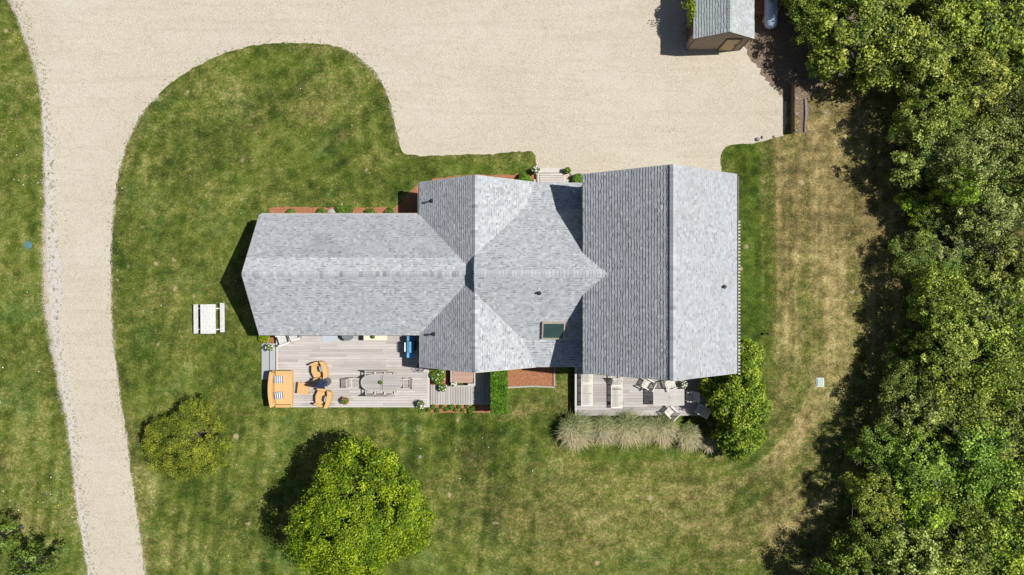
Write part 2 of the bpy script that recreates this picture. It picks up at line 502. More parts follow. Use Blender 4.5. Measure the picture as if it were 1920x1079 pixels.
xs = np.concatenate([[-900, -400, -150, -80, -55, -45], np.arange(-38, 38.01, .2), [45, 55, 80, 150, 400, 900]])
ys = np.concatenate([[-900, -400, -150, -80, -45, -30], np.arange(-23, 23.01, .2), [30, 45, 80, 150, 400, 900]])
X, Y = np.meshgrid(xs, ys)
k28 = FPX / H
PX = 960 + X * k28; PY = 539.5 - Y * k28
Zg = 0.0 * X
edge_lines = np.array([[P(a, b).x, P(a, b).y] for a, b in left_edge[::2]])
edge_lines2 = np.array([[P(a, b).x, P(a, b).y] for a, b in right_edge[::2]])
dl = seg_dist(X, Y, edge_lines); dr = seg_dist(X, Y, edge_lines2)
dc = seg_dist(X, Y, np.array([[P(a, b).x, P(a, b).y] for a, b in court]))
# loose gravel on the lane shoulders, widest down the left side
wl = .28 + .38 * np.exp(-((PY - 560) / 190.) ** 2) + .25 * fbm(PX / 60, PY / 60, 3, 5)
edge = np.exp(-(dl / wl) ** 2) + .75 * np.exp(-(dr / .22) ** 2) * ((PY > 180) | (PX > 640)) + .45 * np.exp(-(dc / .15) ** 2)
edge += .62 * np.exp(-(((PX - 1550) / 15.) ** 2 + ((PY - 205) / 38.) ** 2))
def blob(cx, cy, rx, ry, a):
    return a * np.exp(-(((PX - cx) / rx) ** 2 + ((PY - cy) / ry) ** 2))
# rounded distance round the house: mowing passes follow it
qx = np.maximum(np.abs(PX - 1130) - 150, 0); qy = np.maximum(np.abs(PY - 470) - 200, 0)
dd = np.hypot(qx, qy) + np.minimum(np.maximum(np.abs(PX - 1130) - 150, np.abs(PY - 470) - 200), 0)
ddw = dd + 10 * fbm(PX / 120, PY / 120, 2, 31)
mow = vnoise(ddw / 8.0, PY / 300, 41) * .5 + vnoise(ddw / 4.2, PY / 200, 42) * .2 + vnoise(ddw / 24.0, PY / 500, 43) * .3
mowr = 1 / (1 + np.exp(-(PX - 1330) / 70.)) * (PY > 240)
arc = np.clip(vnoise(ddw / 5.5, PY / 420 + PX / 700, 47) - .62, 0, 1) * 2.6 * np.exp(-((dd - 190) / 85.) ** 2) * (.5 + fbm(PX / 45, PY / 45, 3, 48))
dry = -.02 + .22 * fbm(PX / 150, PY / 150, 3, 3) + .42 * (fbm(PX / 30, PY / 30, 4, 71) - .5)
right = 1 / (1 + np.exp(-(PX - 1438) / 9.)) * (PY > 150)
dry = dry + right * (.44 + .10 * (PY < 500) + .12 * np.exp(-((PY - 420) / 170.) ** 2) - .10 * np.clip((PY - 700) / 200, 0, 1))
dry = dry + mowr * (mow - .5) * 1.05 + arc * (1 / (1 + np.exp(-(PX - 1230) / 60.))) * (PY > 300) * .55
dry += blob(1470, 300, 70, 60, .18) + blob(1560, 250, 60, 110, .2) + blob(1660, 420, 70, 80, .2)
dry += blob(1180, 960, 230, 110, .20) + blob(1000, 990, 190, 110, .16) + blob(1080, 880, 60, 40, .15) + blob(1330, 940, 130, 90, .22) + blob(1450, 1010, 80, 60, .22)
dry += blob(600, 185, 120, 55, .20) + blob(430, 200, 60, 50, .14) + blob(360, 290, 60, 50, .12) + blob(690, 300, 25, 16, .3) + blob(605, 222, 14, 10, .4) + blob(645, 255, 14, 10, .4)
dry += blob(280, 390, 60, 60, .08) + blob(880, 870, 60, 80, .14) + blob(1000, 760, 22, 18, .35) + blob(975, 775, 14, 10, .4) + blob(50, 980, 50, 30, .35) + blob(10, 860, 40, 50, .2)
dry += blob(330, 1030, 50, 60, .14) + blob(270, 880, 30, 100, .14) + blob(590, 290, 500, 10, 0) + blob(860, 294, 120, 5, .3) + blob(1055, 745, 16, 40, .3)
dry += blob(760, 372, 22, 12, .25) + blob(300, 650, 70, 90, .05)
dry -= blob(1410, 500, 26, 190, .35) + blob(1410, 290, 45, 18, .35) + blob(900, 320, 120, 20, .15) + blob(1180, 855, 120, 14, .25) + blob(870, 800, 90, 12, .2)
dry += .30 * np.exp(-(dl / .55) ** 2) * .6 + .22 * np.exp(-((dr - .35) / .3) ** 2)
tone = .5 + .42 * (fbm(PX / 70, PY / 70, 4, 9) - .5) + .38 * (fbm(PX / 15, PY / 15, 3, 12) - .5)
# stripes parallel to the lane on both lawns, straight passes below the house
tone += .16 * (vnoise(dl / .55, PY / 400, 51) - .5) * (PX < 120) + .22 * (vnoise(dr / .5, PY / 300, 52) - .5) * (PX > 200) * np.exp(-dr / 4)
tone += .34 * (vnoise((PX + .12 * PY) / 9, PY / 200, 53) - .5) * (PY > 770) * (PX < 1000)
tone += .18 * (vnoise((PX * .7 + PY) / 12, (PX - PY) / 240, 54) - .5) * (PY < 400) * (PX < 780)
tone += mowr * (mow - .5) * .3
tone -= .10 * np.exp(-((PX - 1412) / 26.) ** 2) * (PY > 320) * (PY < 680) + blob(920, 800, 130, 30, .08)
tone += .05 * (PX < 90) + blob(560, 470, 600, 60, 0)
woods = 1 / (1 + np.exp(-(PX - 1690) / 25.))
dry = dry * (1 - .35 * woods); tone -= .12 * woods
verts = np.stack([X.ravel(), Y.ravel(), Zg.ravel()], 1)
ny, nx = X.shape
idx = np.arange(nx * ny).reshape(ny, nx)
faces = np.stack([idx[:-1, :-1].ravel(), idx[:-1, 1:].ravel(), idx[1:, 1:].ravel(), idx[1:, :-1].ravel()], 1)
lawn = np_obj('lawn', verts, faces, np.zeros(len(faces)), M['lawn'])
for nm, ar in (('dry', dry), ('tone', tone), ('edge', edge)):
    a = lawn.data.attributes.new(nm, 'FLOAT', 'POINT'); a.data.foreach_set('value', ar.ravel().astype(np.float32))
tag(lawn, kind='structure')
sheet('driveway', densify(drive, .22, .03), .004, M['gravel'])
shl = [(x - 3, y) for x, y in left_edge if 120 < y < 1085]
def shw(y): return 5 + 15 * math.exp(-((y - 520) / 230.) ** 2) + 5 * math.sin(y / 37.)
t = NT('shoulder_gravel'); W = t.world(); n = t.noise(24, 3, .7, W)
c = t.ramp(n, [(.3, (.33, .30, .275)), (.52, (.52, .485, .445)), (.72, (.64, .60, .555))])
c = t.mix(t.mapr(t.math('ADD', t.noise(3.2, 4, .8, W), t.math('MULTIPLY', n, .3)), .70, .80, 0, .9), c, (.12, .14, .04))
t.col(c); t.rough(.95); t.bump(n, .6, .03)
mb = MB(); L2_ = densify(np.array(shl, float), 4, 0, False); vs = []
for x, y in L2_:
    w_ = shw(y) * (.75 + .5 * float(vnoise(np.array([y / 23.]), np.array([.5]), 5)[0])) * min(1, max(0.02, (y - 120) / 120.)) + rs.randn() * 2.0
    for q in (-1.5 + rs.randn() * .8, w_): p = P(x + q, y); vs.append((p.x, p.y, .0075))
mb.add(vs, [(2 * i, 2 * i + 2, 2 * i + 3, 2 * i + 1) for i in range(len(L2_) - 1)])
o = mb.build('gravel_shoulder', t.m)
if o.data.polygons[0].normal.z < 0: o.data.flip_normals()
tag(o, kind='structure')
def pxpoly(pts, z=0): return np.array([[P(a, b, z).x, P(a, b, z).y] for a, b in pts])
dirt = pxpoly([(1408, -40), (1400, 60), (1396, 92), (1425, 130), (1445, 160), (1470, 185), (1496, 205), (1500, 250), (1512, 252), (1518, 180), (1560, 150), (1600, 130), (1640, 60), (1640, -200), (1410, -200)])
sheet('ground', densify(dirt, .2, .10), .008, M['dirt'])

# ------------------------------------------------------------------ tufts of coarser grass along the gravel edge
def quads_from(cent, U, V):
    n = len(cent)
    vs = np.empty((n, 4, 3)); vs[:, 0] = cent - U; vs[:, 1] = cent - V * .55; vs[:, 2] = cent + U; vs[:, 3] = cent + V * .55
    return vs.reshape(-1, 3), np.arange(n * 4).reshape(n, 4)
def unit(a): return a / (np.linalg.norm(a, axis=1, keepdims=True) + 1e-9)

tp = []
for line, s_, wdt in ((edge_lines, -1, .45), (edge_lines2, 1, .3)):
    for i in range(len(line) - 1):
        a, b = line[i], line[i + 1]; L = np.hypot(*(b - a))
        for _ in range(int(L * (12 if s_ < 0 else 5))):
            t = rs.rand(); p = a + (b - a) * t; nrm = np.array([(b - a)[1], -(b - a)[0]]) / L
            o = abs(rs.randn()) * wdt * .7 - .04
            tp.append(p - nrm * o if s_ > 0 else p - nrm * o)
tp = np.array(tp); n = len(tp)
base = np.zeros((n * 5, 3)); base[:, :2] = np.repeat(tp, 5, 0) + rs.randn(n * 5, 2) * .035; base[:, 2] = .03
d = unit(rs.randn(n * 5, 3) * [1, 1, .4] + [0, 0, .5]); sd_ = unit(np.cross(d, [0, 0, 1.]) + 1e-6)
vs, fs = quads_from(base, d * .038, sd_ * .022)
o = np_obj('edge_grass', vs, fs, np.clip(rs.rand(n * 5) * .8, 0, 1), m_leaf('edge_grass_blades', (.08, .12, .025), (.20, .22, .08), (.42, .38, .22), .2))
tag(o, 'ragged grass tufts spilling over the gravel drive edges', 'grass', kind='stuff')

# ------------------------------------------------------------------ house
house = thing('house', 'large grey shingled house with intersecting gable roofs in the middle of the lawn', 'house')
CY = 0.80      # y of the east-west ridges
EXPO = .172
def slope_courses(mb, axis, ridge, side, prof, a0, a1, zoff=0, expo=EXPO, seed=0, stain=None, tick=.034):
    """axis 'x': ridge runs along x. prof: [(offset, z)...] from eave to ridge."""
    r = random.Random(seed)
    for (o0, z0), (o1, z1) in zip(prof[:-1], prof[1:]):
        L = math.hypot(o1 - o0, z1 - z0); n = max(1, round(L / expo)); e = L / n
        to, tz = (o1 - o0) / L, (z1 - z0) / L          # up-slope direction in (offset,z)
        no, nz = -tz * (1 if o1 < o0 else -1), abs(to)
        no = tz; nz = abs(to)                           # outward normal (away from ridge)
        for i in range(n):
            s0 = i * e
            u = a0 - r.random() * .2
            while u < a1:
                wd = r.choice((.13, .17, .21)) * r.uniform(.92, 1.08)
                u0 = max(u, a0); u1 = min(u + wd, a1); u += wd
                if u1 - u0 < .02: continue
                t = tick * r.uniform(.75, 1.15); sj = s0 + r.choice((0, 0, -.012, .02))
                def pt(uu, ss, hh):
                    off = o0 + to * ss + no * hh; z = z0 + tz * ss + nz * hh + zoff
                    c = ridge + side * off
                    return (uu, c, z) if axis == 'x' else (c, uu, z)
                v = min(1, max(0, r.gauss(.58, .115)))
                if r.random() < .03: v *= .7
                if stain: v = min(1, max(0, stain(u0, o0 + to * s0, v)))
                s1 = s0 + e + .01
                if i == n - 1: s1 = s0 + e
                vs = [pt(u0, sj, t), pt(u1, sj, t), pt(u1, s1, .003), pt(u0, s1, .003), pt(u0, sj, -.01), pt(u1, sj, -.01), ]
                mb.add(vs, [(0, 1, 2, 3)], 0, v); mb.add(vs, [(4, 5, 1, 0)], 0, v * .3)
                if r.random() < .40:      # course shadow line painted as a dark strip above the next tab
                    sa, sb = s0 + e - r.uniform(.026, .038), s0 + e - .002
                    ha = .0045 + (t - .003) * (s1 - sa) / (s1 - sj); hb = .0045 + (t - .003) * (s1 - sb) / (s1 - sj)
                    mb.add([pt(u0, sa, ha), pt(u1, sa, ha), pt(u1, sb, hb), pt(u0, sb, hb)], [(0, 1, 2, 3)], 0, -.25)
def slab(mb, axis, ridge, prof, a0, a1, th=.16, mi=1, zoff=-.004):
    """closed roof body under the shingles; prof from eave to ridge, mirrored"""
    top = [(-o, z) for o, z in prof] + [(o, z) for o, z in reversed(prof[:-1])]
    bot = [(o, z - th) for o, z in reversed(top)]
    sec = top + bot; n = len(sec)
    vs = []
    for a in (a0, a1):
        for o, z in sec:
            vs.append((a, ridge + o, z + zoff) if axis == 'x' else (ridge + o, a, z + zoff))
    m = len(top)
    fs = [(i, (i + 1) % n, n + (i + 1) % n, n + i) for i in range(n)]
    for i in range(m - 1):
        q = (i, i + 1, n - 2 - i, n - 1 - i)
        fs.append(q); fs.append(tuple(n + j for j in reversed(q)))
    mb.add(vs, fs, mi, .5)
def ridge_cap(name, axis, ridge, z, a0, a1, slope, parent, mat, wd=.17, seed=1, tone=.5, spread=.3, lift=0):
    mb = MB(); r = random.Random(seed); u = a0
    while u < a1:
        L = r.uniform(.16, .24); u1 = min(u + L, a1)
        v = min(1, max(0, r.gauss(tone, spread)))
        dz = wd * slope
        def q(a, s, h): return (a, ridge + s * wd, z - abs(s) * dz + h) if axis == 'x' else (ridge + s * wd, a, z - abs(s) * dz + h)
        h0, h1 = .050, .030
        vs = [q(u, -1, h0), q(u, 0, h0), q(u, 1, h0), q(u1 + .02, -1, h1), q(u1 + .02, 0, h1), q(u1 + .02, 1, h1),
              q(u, -1, 0), q(u, 0, 0), q(u, 1, 0), q(u1 + .02, -1, 0), q(u1 + .02, 1, 0)]
        for ii in range(6, 11): vs[ii] = vs[ii][:2] + (vs[ii][2] - lift,)
        mb.add(vs, [(0, 1, 4, 3), (1, 2, 5, 4)], 0, v); mb.add(vs, [(6, 7, 1, 0), (7, 8, 2, 1), (6, 0, 3, 9), (2, 8, 10, 5)], 0, -.2)
        u = u1
    return mb.build(name, mat, parent)
def roof(name, axis, ridge, prof, a0, a1, seed, parent, mat, stainm=None, stainp=None, expo=EXPO, th=.16, capt=.55, caps=.16, capw=.17, lift=0):
    mb = MB()
    slab(mb, axis, ridge, prof, a0, a1, th)
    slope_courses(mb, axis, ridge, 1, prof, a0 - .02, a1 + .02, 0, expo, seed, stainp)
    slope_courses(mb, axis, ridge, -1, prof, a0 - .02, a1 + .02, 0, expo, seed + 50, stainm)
    o = mb.build(name, [mat, M['under']], parent)
    sl = (prof[-1][1] - prof[-2][1]) / (prof[-2][0] - prof[-1][0])
    ridge_cap('ridge_cap', axis, ridge, prof[-1][1] + lift, a0, a1, sl, o, mat, capw, seed + 9, capt, caps, lift)
    return o
def fb(u, v, s): return float(fbm(np.array([u]), np.array([v]), 4, s)[0])
SL = .767
EA = 2.6
profA = [(3.79, EA), (0, 5.42)]
profB = [(3.65, EA), (0, 5.40)]
profC = [(5.8, EA), (4.05, 3.17), (0, 6.28)]
profD = [(4.53, 5.35), (0, 8.60)]
def stA(u, o, v):
    if o < 1.12: return v * 1.0 + .10
    return v * (.80 - .45 * max(0, fb(u * .6, o * .9, 3) - .45) * 2)
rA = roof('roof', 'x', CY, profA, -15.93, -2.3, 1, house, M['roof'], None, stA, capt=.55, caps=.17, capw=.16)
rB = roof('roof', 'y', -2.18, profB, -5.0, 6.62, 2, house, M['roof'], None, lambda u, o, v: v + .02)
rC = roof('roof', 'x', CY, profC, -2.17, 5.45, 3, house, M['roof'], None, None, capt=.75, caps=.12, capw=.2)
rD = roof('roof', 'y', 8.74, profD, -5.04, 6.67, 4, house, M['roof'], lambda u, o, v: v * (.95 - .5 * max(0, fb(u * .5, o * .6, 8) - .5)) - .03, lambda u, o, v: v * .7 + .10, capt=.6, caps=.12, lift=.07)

# trim: fascias and rake boards
class FB:
    def box(s, *a): m = MB(); m.box(*a); m.build('fascia', M['trim'], house)
    def bar(s, *a): m = MB(); m.bar(*a); m.build('rake_board', M['trim'], house)
mb = FB()
mb.box((-10.9, CY + 3.79 + .012, EA - .09), (10.06, .03, .17))           # A north
mb.box((-10.9, CY - 3.79 - .012, EA - .09), (10.06, .03, .17))           # A south
mb.box((-5.83 - .016, 5.62, EA - .09), (.03, 1.99, .17))                  # B west, north part
mb.box((-5.83 - .016, -4.0, EA - .09), (.03, 1.96, .17))
mb.box((2.83, CY + 5.8 + .012, EA - .09), (2.74, .03, .17)); mb.box((2.83, CY - 5.8 - .012, EA - .09), (2.74, .03, .17))
mb.box((4.21 - .014, .81, 5.26), (.03, 11.66, .17)); mb.box((13.27 + .014, .81, 5.26), (.03, 11.66, .17))
def rake(x0, y0, z0, x1, y1, z1): mb.bar((x0, y0, z0 - .085), (x1, y1, z1 - .085), .03, .15)
for s in (1, -1):
    rake(-15.96, CY + s * 3.79, EA, -15.96, CY, 5.42)
    rake(-2.18 + s * 3.65, 6.65, EA, -2.18, 6.65, 5.40); rake(-2.18 + s * 3.65, -5.03, EA, -2.18, -5.03, 5.40)
    rake(8.74 + s * 4.53, 6.70, 5.35, 8.74, 6.70, 8.60); rake(8.74 + s * 4.53, -5.07, 5.35, 8.74, -5.07, 8.60)
    rake(-2.2, CY + s * 1.2, 5.36, -2.2, CY, 6.28)

def gutter(x0, y0, x1, y1, z, name='gutter'):
    mb = MB(); d = Vector((x1 - x0, y1 - y0, 0)).normalized(); nrm = Vector((-d.y, d.x, 0))
    L = math.hypot(x1 - x0, y1 - y0)
    c = Vector(((x0 + x1) / 2, (y0 + y1) / 2, z)); ang = math.atan2(d.y, d.x)
    mb.box(c + nrm * 0 + Vector((0, 0, -.05)), (L, .085, .012), (0, 0, ang), 0, .4)
    for s in (-1, 1): mb.box(c + nrm * s * .045, (L, .010, .10), (0, 0, ang), 0, .6)
    return mb.build(name, M['trim'], house)
g = gutter(13.345, -5.0, 13.345, 6.6, 5.29)
for i in range(46):
    mb = MB(); mb.box((13.345 + .10, 3.9 - i * .2, 5.30), (.11, .09, .04), (0, 0, 0), 0, .8); mb.build('gutter_tooth', M['trim'], g)  # row of pale teeth along the outer gutter edge
gutter(-5.895, 4.66, -5.895, 6.58, 2.5)
gutter(-5.92, 4.66, -15.9, 4.66, 2.5)

# walls (closed prisms with gable tops)
def gable_wall(axis, ridge, hw, z_e, z_r, a0, a1, mat, z0=0.0, brk=None):
    mb = MB()
    sec = [(-hw, z0), (hw, z0), (hw, z_e)] + ([brk] if brk else []) + [(0, z_r)] + ([(-brk[0], brk[1])] if brk else []) + [(-hw, z_e)]
    vs = []
    for a in (a0, a1):
        for o, z in sec: vs.append((a, ridge + o, z) if axis == 'x' else (ridge + o, a, z))
    m = len(sec); fs = [tuple(range(m)), tuple(range(2 * m - 1, m - 1, -1))] + [(i, (i + 1) % m, m + (i + 1) % m, m + i) for i in range(m)]
    mb.add(vs, fs); return mb.build('wall', mat, house)
gable_wall('x', CY, 3.50, 2.62, 5.20, -15.62, -2.5, M['wallsh'])
gable_wall('y', -2.18, 3.36, 2.62, 5.18, -4.72, 6.33, M['wallsh'])
gable_wall('x', CY, 5.45, 2.48, 6.0, -1.9, 5.2, M['wallsh'], 0, (4.05, 2.95))
gable_wall('y', 8.74, 4.39, 5.28, 8.38, -4.70, 6.36, M['wallsh'])

def window(cx, cy, cz, wd, ht, face, name='window'):
    """face: unit (x,y) outward"""
    fx, fy = face; ang = math.atan2(fy, fx) - math.pi / 2
    f = MB(); 
    def bx(u, z, a, b, dep, pr): f.box((cx + math.cos(ang) * u + fx * pr, cy + math.sin(ang) * u + fy * pr, cz + z), (a, dep, b), (0, 0, ang))
    for s in (-1, 1): bx(s * wd / 2, 0, .09, ht + .18, .06, .02); bx(0, s * ht / 2, wd - .09, .09, .06, .02)
    bx(0, 0, .03, ht - .09, .03, .02); bx(0, 0, wd - .09, .03, .026, .02) if False else None
    wo_ = f.build(name, M['white'], house)
    g_ = MB(); g_.box((cx + fx * .006, cy + fy * .006, cz), (wd - .09, .02, ht - .09), (0, 0, ang)); g_.build('pane', M['glass'], wo_)
    return wo_
for x in (-14.2, -8.0): window(x, CY - 3.50, 1.75, .95, 1.2, (0, -1))
for x in (-14, -11.5, -9): window(x, CY + 3.50, 1.6, .95, 1.2, (0, 1))
window(-15.62, .8, 1.6, 1.2, 1.2, (-1, 0)); window(-3.4, 6.33, 1.6, .9, 1.2, (0, 1)); window(-1.2, 6.33, 1.6, .9, 1.2, (0, 1))
window(-3.2, -4.72, 1.7, .9, 1.2, (0, -1))
for x in (6.2, 11): window(x, -4.70, 4.2, .9, 1.2, (0, -1))
for y in (-2, 3.4): window(13.13, y, 4.0, .9, 1.2, (1, 0)); window(13.13, y, 1.5, .9, 1.2, (1, 0))
def door(cx, cy, wd, ht, face, z0, mat, panes=False):
    fx, fy = face; ang = math.atan2(fy, fx) - math.pi / 2
    mb = MB(); mb.box((cx + fx * .02, cy + fy * .02, z0 + ht / 2), (wd, .06, ht), (0, 0, ang))
    for k in range(3 if wd < 1.6 else 4):
        mb.box((cx + fx * .055, cy + fy * .055, z0 + ht * (k + .5) / (3 if wd < 1.6 else 4)), (wd * .8, .012, ht * .2), (0, 0, ang), 1 if panes else 0)
    d_ = mb.build('door', [mat, M['glass']], house)
    h_ = MB(); h_.tube([(cx + math.cos(ang) * wd * .4 + fx * q, cy + math.sin(ang) * wd * .4 + fy * q, z0 + 1.05) for q in (.04, .10)], .03, 8); h_.build('handle', M['steel'], d_)
door(2.55, 6.25, 1.0, 2.05, (0, 1), .30, M['white'])
door(6.7, 6.36, 2.5, 2.2, (0, 1), .02, M['white']); door(10.6, 6.36, 2.5, 2.2, (0, 1), .02, M['white'])
door(-11.1, CY - 3.50, 1.8, 2.05, (0, -1), .47, M['white'], True)
door(8.0, -4.70, 1.8, 2.05, (0, -1), .62, M['white'], True)

# vent pipes and skylight
def onroof(px, py, zf):
    z = 3.5
    for _ in range(25): p = P(px, py, z); z = zf(p.x, p.y)
    return P(px, py, z)
zB = lambda x, y: 5.40 - abs(x + 2.18) * (5.40 - EA) / 3.65
zC = lambda x, y: 6.28 - abs(y - CY) * (6.28 - 3.17) / 4.05
zD = lambda x, y: 8.60 - abs(x - 8.74) * (3.25 / 4.53)
for px, py, zf, hh in ((810, 377, zB, .42), (814, 627, zB, .42), (1011, 549, zC, .28), (1357, 538, zD, .3)):
    p = onroof(px, py, zf); mb = MB()
    mb.tube([(p.x, p.y, p.z - .05), (p.x, p.y, p.z + hh)], .055, 10, 0, .3)
    mb.lathe([(.16, -.07), (.13, .03), (.07, .12), (.06, .13)], 12, (p.x, p.y, p.z), 0, .2)
    mb.lathe([(.085, 0), (.085, .03)], 10, (p.x, p.y, p.z + hh), 0, .3)
    mb.build('vent_pipe', M['black'], house)
p0 = onroof(1016.5, 602, zC); p1 = onroof(1058, 633, zC)
cx, cy, cz = (p0.x + p1.x) / 2, (p0.y + p1.y) / 2, (p0.z + p1.z) / 2
W_ = p1.x - p0.x; sl = math.atan(3.11 / 4.05); L_ = abs(p0.y - p1.y) / math.cos(sl)
skl = bpy.data.objects.new('skylight', None); sc.collection.objects.link(skl); skl.parent = house
skl.location = (cx, cy, cz); skl.rotation_euler = (sl, 0, 0)
mb = MB()
for s in (-1, 1): mb.box((s * (W_ / 2 - .04), 0, .06), (.08, L_, .24)); mb.box((0, s * (L_ / 2 - .04), .06), (W_ - .16, .08, .24))
mb.build('frame', basic('skylight_frame', (.50, .45, .40), .6), skl)
mb = MB(); mb.box((0, 0, .13), (W_ - .16, L_ - .16, .02)); mb.build('pane', M['glass'], skl)

# ------------------------------------------------------------------ decks
def planks(mb, x0, x1, y0, y1, z, along='x', pitch=.173, th=.03, gap=.020, mi=0, minl=1.8, maxl=4.5):
    if along == 'x':
        n = round((y1 - y0) / pitch); pw = (y1 - y0) / n
        for i in range(n):
            u = x0 - rnd(0, 2)
            while u < x1:
                L = rnd(minl, maxl); a = max(u, x0); b = min(u + L, x1); u += L
                if b - a < .05: continue
                mb.box(((a + b) / 2, y0 + (i + .5) * pw, z - th / 2 + rnd(-.001, .001)), (b - a - .006, pw - gap, th), (0, 0, 0), mi)
    else:
        n = round((x1 - x0) / pitch); pw = (x1 - x0) / n
        for i in range(n):
            mb.box((x0 + (i + .5) * pw, (y0 + y1) / 2, z - th / 2 + rnd(-.001, .001)), (pw - gap, y1 - y0, th), (0, 0, 0), mi)
ZD1 = .45; ZD2 = .62; ZW = .16
a = P(522, 700, ZD1); b = P(801, 764, ZD1)
DX0, DX1, DY0, DY1 = a.x, b.x, b.y, CY - 3.52
dk = thing('deck', 'weathered board deck behind the west wing carrying the tan wicker set', 'deck', (DX0, DY0, 0))
dk.location = (0, 0, 0)
mb = MB(); planks(mb, DX0, DX1, DY0 + .10, DY1, ZD1); mb.build('floor', M['deck'], dk)
mb = MB()
mb.box((DX0 - .075, (DY0 + DY1) / 2, ZD1 - .013), (.15, DY1 - DY0, .034), (0, 0, 0), 0, .9)
mb.box((DX1 + .08, (DY0 + DY1) / 2 - .8, ZD1 - .013), (.16, DY1 - DY0 - 1.6, .034), (0, 0, 0), 0, .8)
mb.box(((DX0 + DX1) / 2, DY0 + .045, ZD1 - .013), (DX1 - DX0, .09, .034), (0, 0, 0), 0, .9)
mb.build('border', M['rim'], dk)
mb = MB(); mb.box(((DX0 + DX1) / 2, (DY0 + DY1) / 2, ZD1 / 2 - .04), (DX1 - DX0 - .12, DY1 - DY0 - .14, ZD1 - .08)); mb.build('skirt', M['timber'], dk)

# west steps
a = P(490, 644, .15); b = P(506.5, 712, .15); c = P(519, 712, .3)
st = thing('deck_steps', 'two pale grey board steps on the west end of the wicker deck', 'steps')
mb = MB(); mb.box(((a.x + b.x) / 2, (a.y + b.y) / 2, .13), (b.x - a.x - .03, a.y - b.y, .04)); mb.box(((a.x + b.x) / 2, (a.y + b.y) / 2, .055), (b.x - a.x - .08, a.y - b.y - .04, .106)); mb.build('tread', M['step'], st)
mb = MB(); mb.box(((b.x + c.x) / 2 - .015, (a.y + b.y) / 2, .28), (c.x - b.x - .09, a.y - b.y, .04)); mb.box(((b.x + c.x) / 2 + .0, (a.y + b.y) / 2, .13), (c.x - b.x - .14, a.y - b.y - .04, .255)); mb.build('tread', M['step'], st)

# walkway with boards running north-south
a = P(806, 722, ZW); b = P(919, 758, ZW)
wk = thing('walkway', 'low boardwalk between the wicker deck and the clipped hedge', 'walkway')
WX0, WX1 = DX1 + .17, b.x + .2
mb = MB(); planks(mb, WX0, WX1, b.y, a.y, ZW, 'y', .165)
planks(mb, P(892, 0, ZW).x, WX1, a.y + .0, a.y + 1.2, ZW, 'y', .165)
mb.build('floor', M['decky'], wk)
mb = MB(); mb.box(((WX0 + WX1) / 2, b.y - .02, .06), (WX1 - WX0, .035, .13)); mb.build('border', M['rim'], wk)

# east deck
ZD2 = .62
a = P(1078, 700, ZD2); b = P(1322, 780, ZD2)
EX0, EX1, EY0, EY1 = a.x, b.x, b.y, -4.66
ed = thing('deck', 'board deck beside the tall leafy bush with loungers and slatted chairs', 'deck')
mb = MB(); planks(mb, EX0 + .16, EX1, EY0, EY1, ZD2, 'x', .19); mb.build('floor', M['decky'] if False else m_wood('grey_deck_boards', (.27, .25, .24), (.52, .50, .48), 'X', (.35, .31, .29)), ed)
mb = MB(); mb.box((EX0 + .07, (EY0 + EY1) / 2 + .2, ZD2 - .013), (.15, EY1 - EY0 + .4, .034), (0, 0, 0), 0, .9); mb.box((EX0 + .55, EY1 + .2, ZD2 - .014), (.8, .14, .034)); mb.build('border', M['rim'], ed)
mb = MB(); mb.box(((EX0 + EX1) / 2, (EY0 + EY1) / 2, ZD2 / 2 - .04), (EX1 - EX0 - .1, EY1 - EY0 - .1, ZD2 - .08)); mb.build('skirt', M['timber'], ed)

# front porch
a = P(1001, 330, .3); b = P(1068, 344, .3); c = P(1008, 316, .15); d_ = P(1068, 324, .15)
po = thing('front_steps', 'small board porch and step at the front door facing the gravel', 'steps')
mb = MB(); planks(mb, P(1012, 0, .32).x, P(1056, 0, .32).x, 6.20, P(0, 325, .32).y, .32, 'x', .15)
for q in (P(1010, 0, .32).x - .02, P(1058.5, 0, .32).x + .02): mb.box((q, (6.2 + P(0, 325, .3).y) / 2, .307), (.12, P(0, 325, .3).y - 6.2, .034), (0, 0, 0), 0, .9)
mb.build('floor', M['teak'], po)
mb = MB()
for q in (P(1003, 0, .16).x, P(1065, 0, .16).x): mb.box((q, 6.72, .08), (.26 if q > 3 else .16, 1.0, .15))
mb.box((P(1036, 0, .16).x, P(0, 320, .16).y, .08), (P(1062, 0, .16).x - P(1011, 0, .16).x, .30, .15))
mb.build('tread', M['teak'], po)
mb = MB(); mb.box((P(1034, 0, .32).x, 6.6, .14), (1.55, .8, .27)); mb.build('skirt', M['timber'], po)

# ------------------------------------------------------------------ mulch beds
def bed(name, pts, z, label, jit=.03):
    o = sheet(name, densify(pxpoly(pts), .15, jit), z, M['mulch'], None)
    if 'kind' in o: del o['kind']
    return tag(o, label, 'mulch bed', None)
bed('mulch_bed', [(505, 408), (505, 391), (513, 388), (600, 389), (740, 389), (752, 380), (765, 362), (785, 345), (820, 334), (880, 329), (960, 328), (1001, 326), (1001, 350), (900, 352), (800, 360), (780, 415), (505, 420)], .012, 'long orange mulch bed wrapping the north side of the house')
bed('mulch_bed', [(1069, 331), (1100, 331), (1100, 352), (1069, 352)], .012, 'tiny mulch bed between front porch and garage wing', 0)
bed('mulch_bed', [(950, 680), (1037, 680), (1037, 724), (1000, 722), (951, 725)], .014, 'square orange mulch bed beside the clipped hedge', .0)
bed('mulch_bed', [(801, 759), (925, 759), (925, 774), (801, 774)], .013, 'narrow mulch strip of small plants below the boardwalk', .01)
bed('mulch_bed', [(805, 682), (842, 682), (842, 722), (805, 722)], .016, 'planted mulch square between wicker deck and wooden hatch', 0)
bed('mulch_bed', [(489, 620), (518, 620), (518, 643), (489, 643)], .013, 'mulch corner under the eave at the top of the steps', 0)
ck = thing('wood_edging', 'thin grey board edging round the square mulch bed', 'edging')
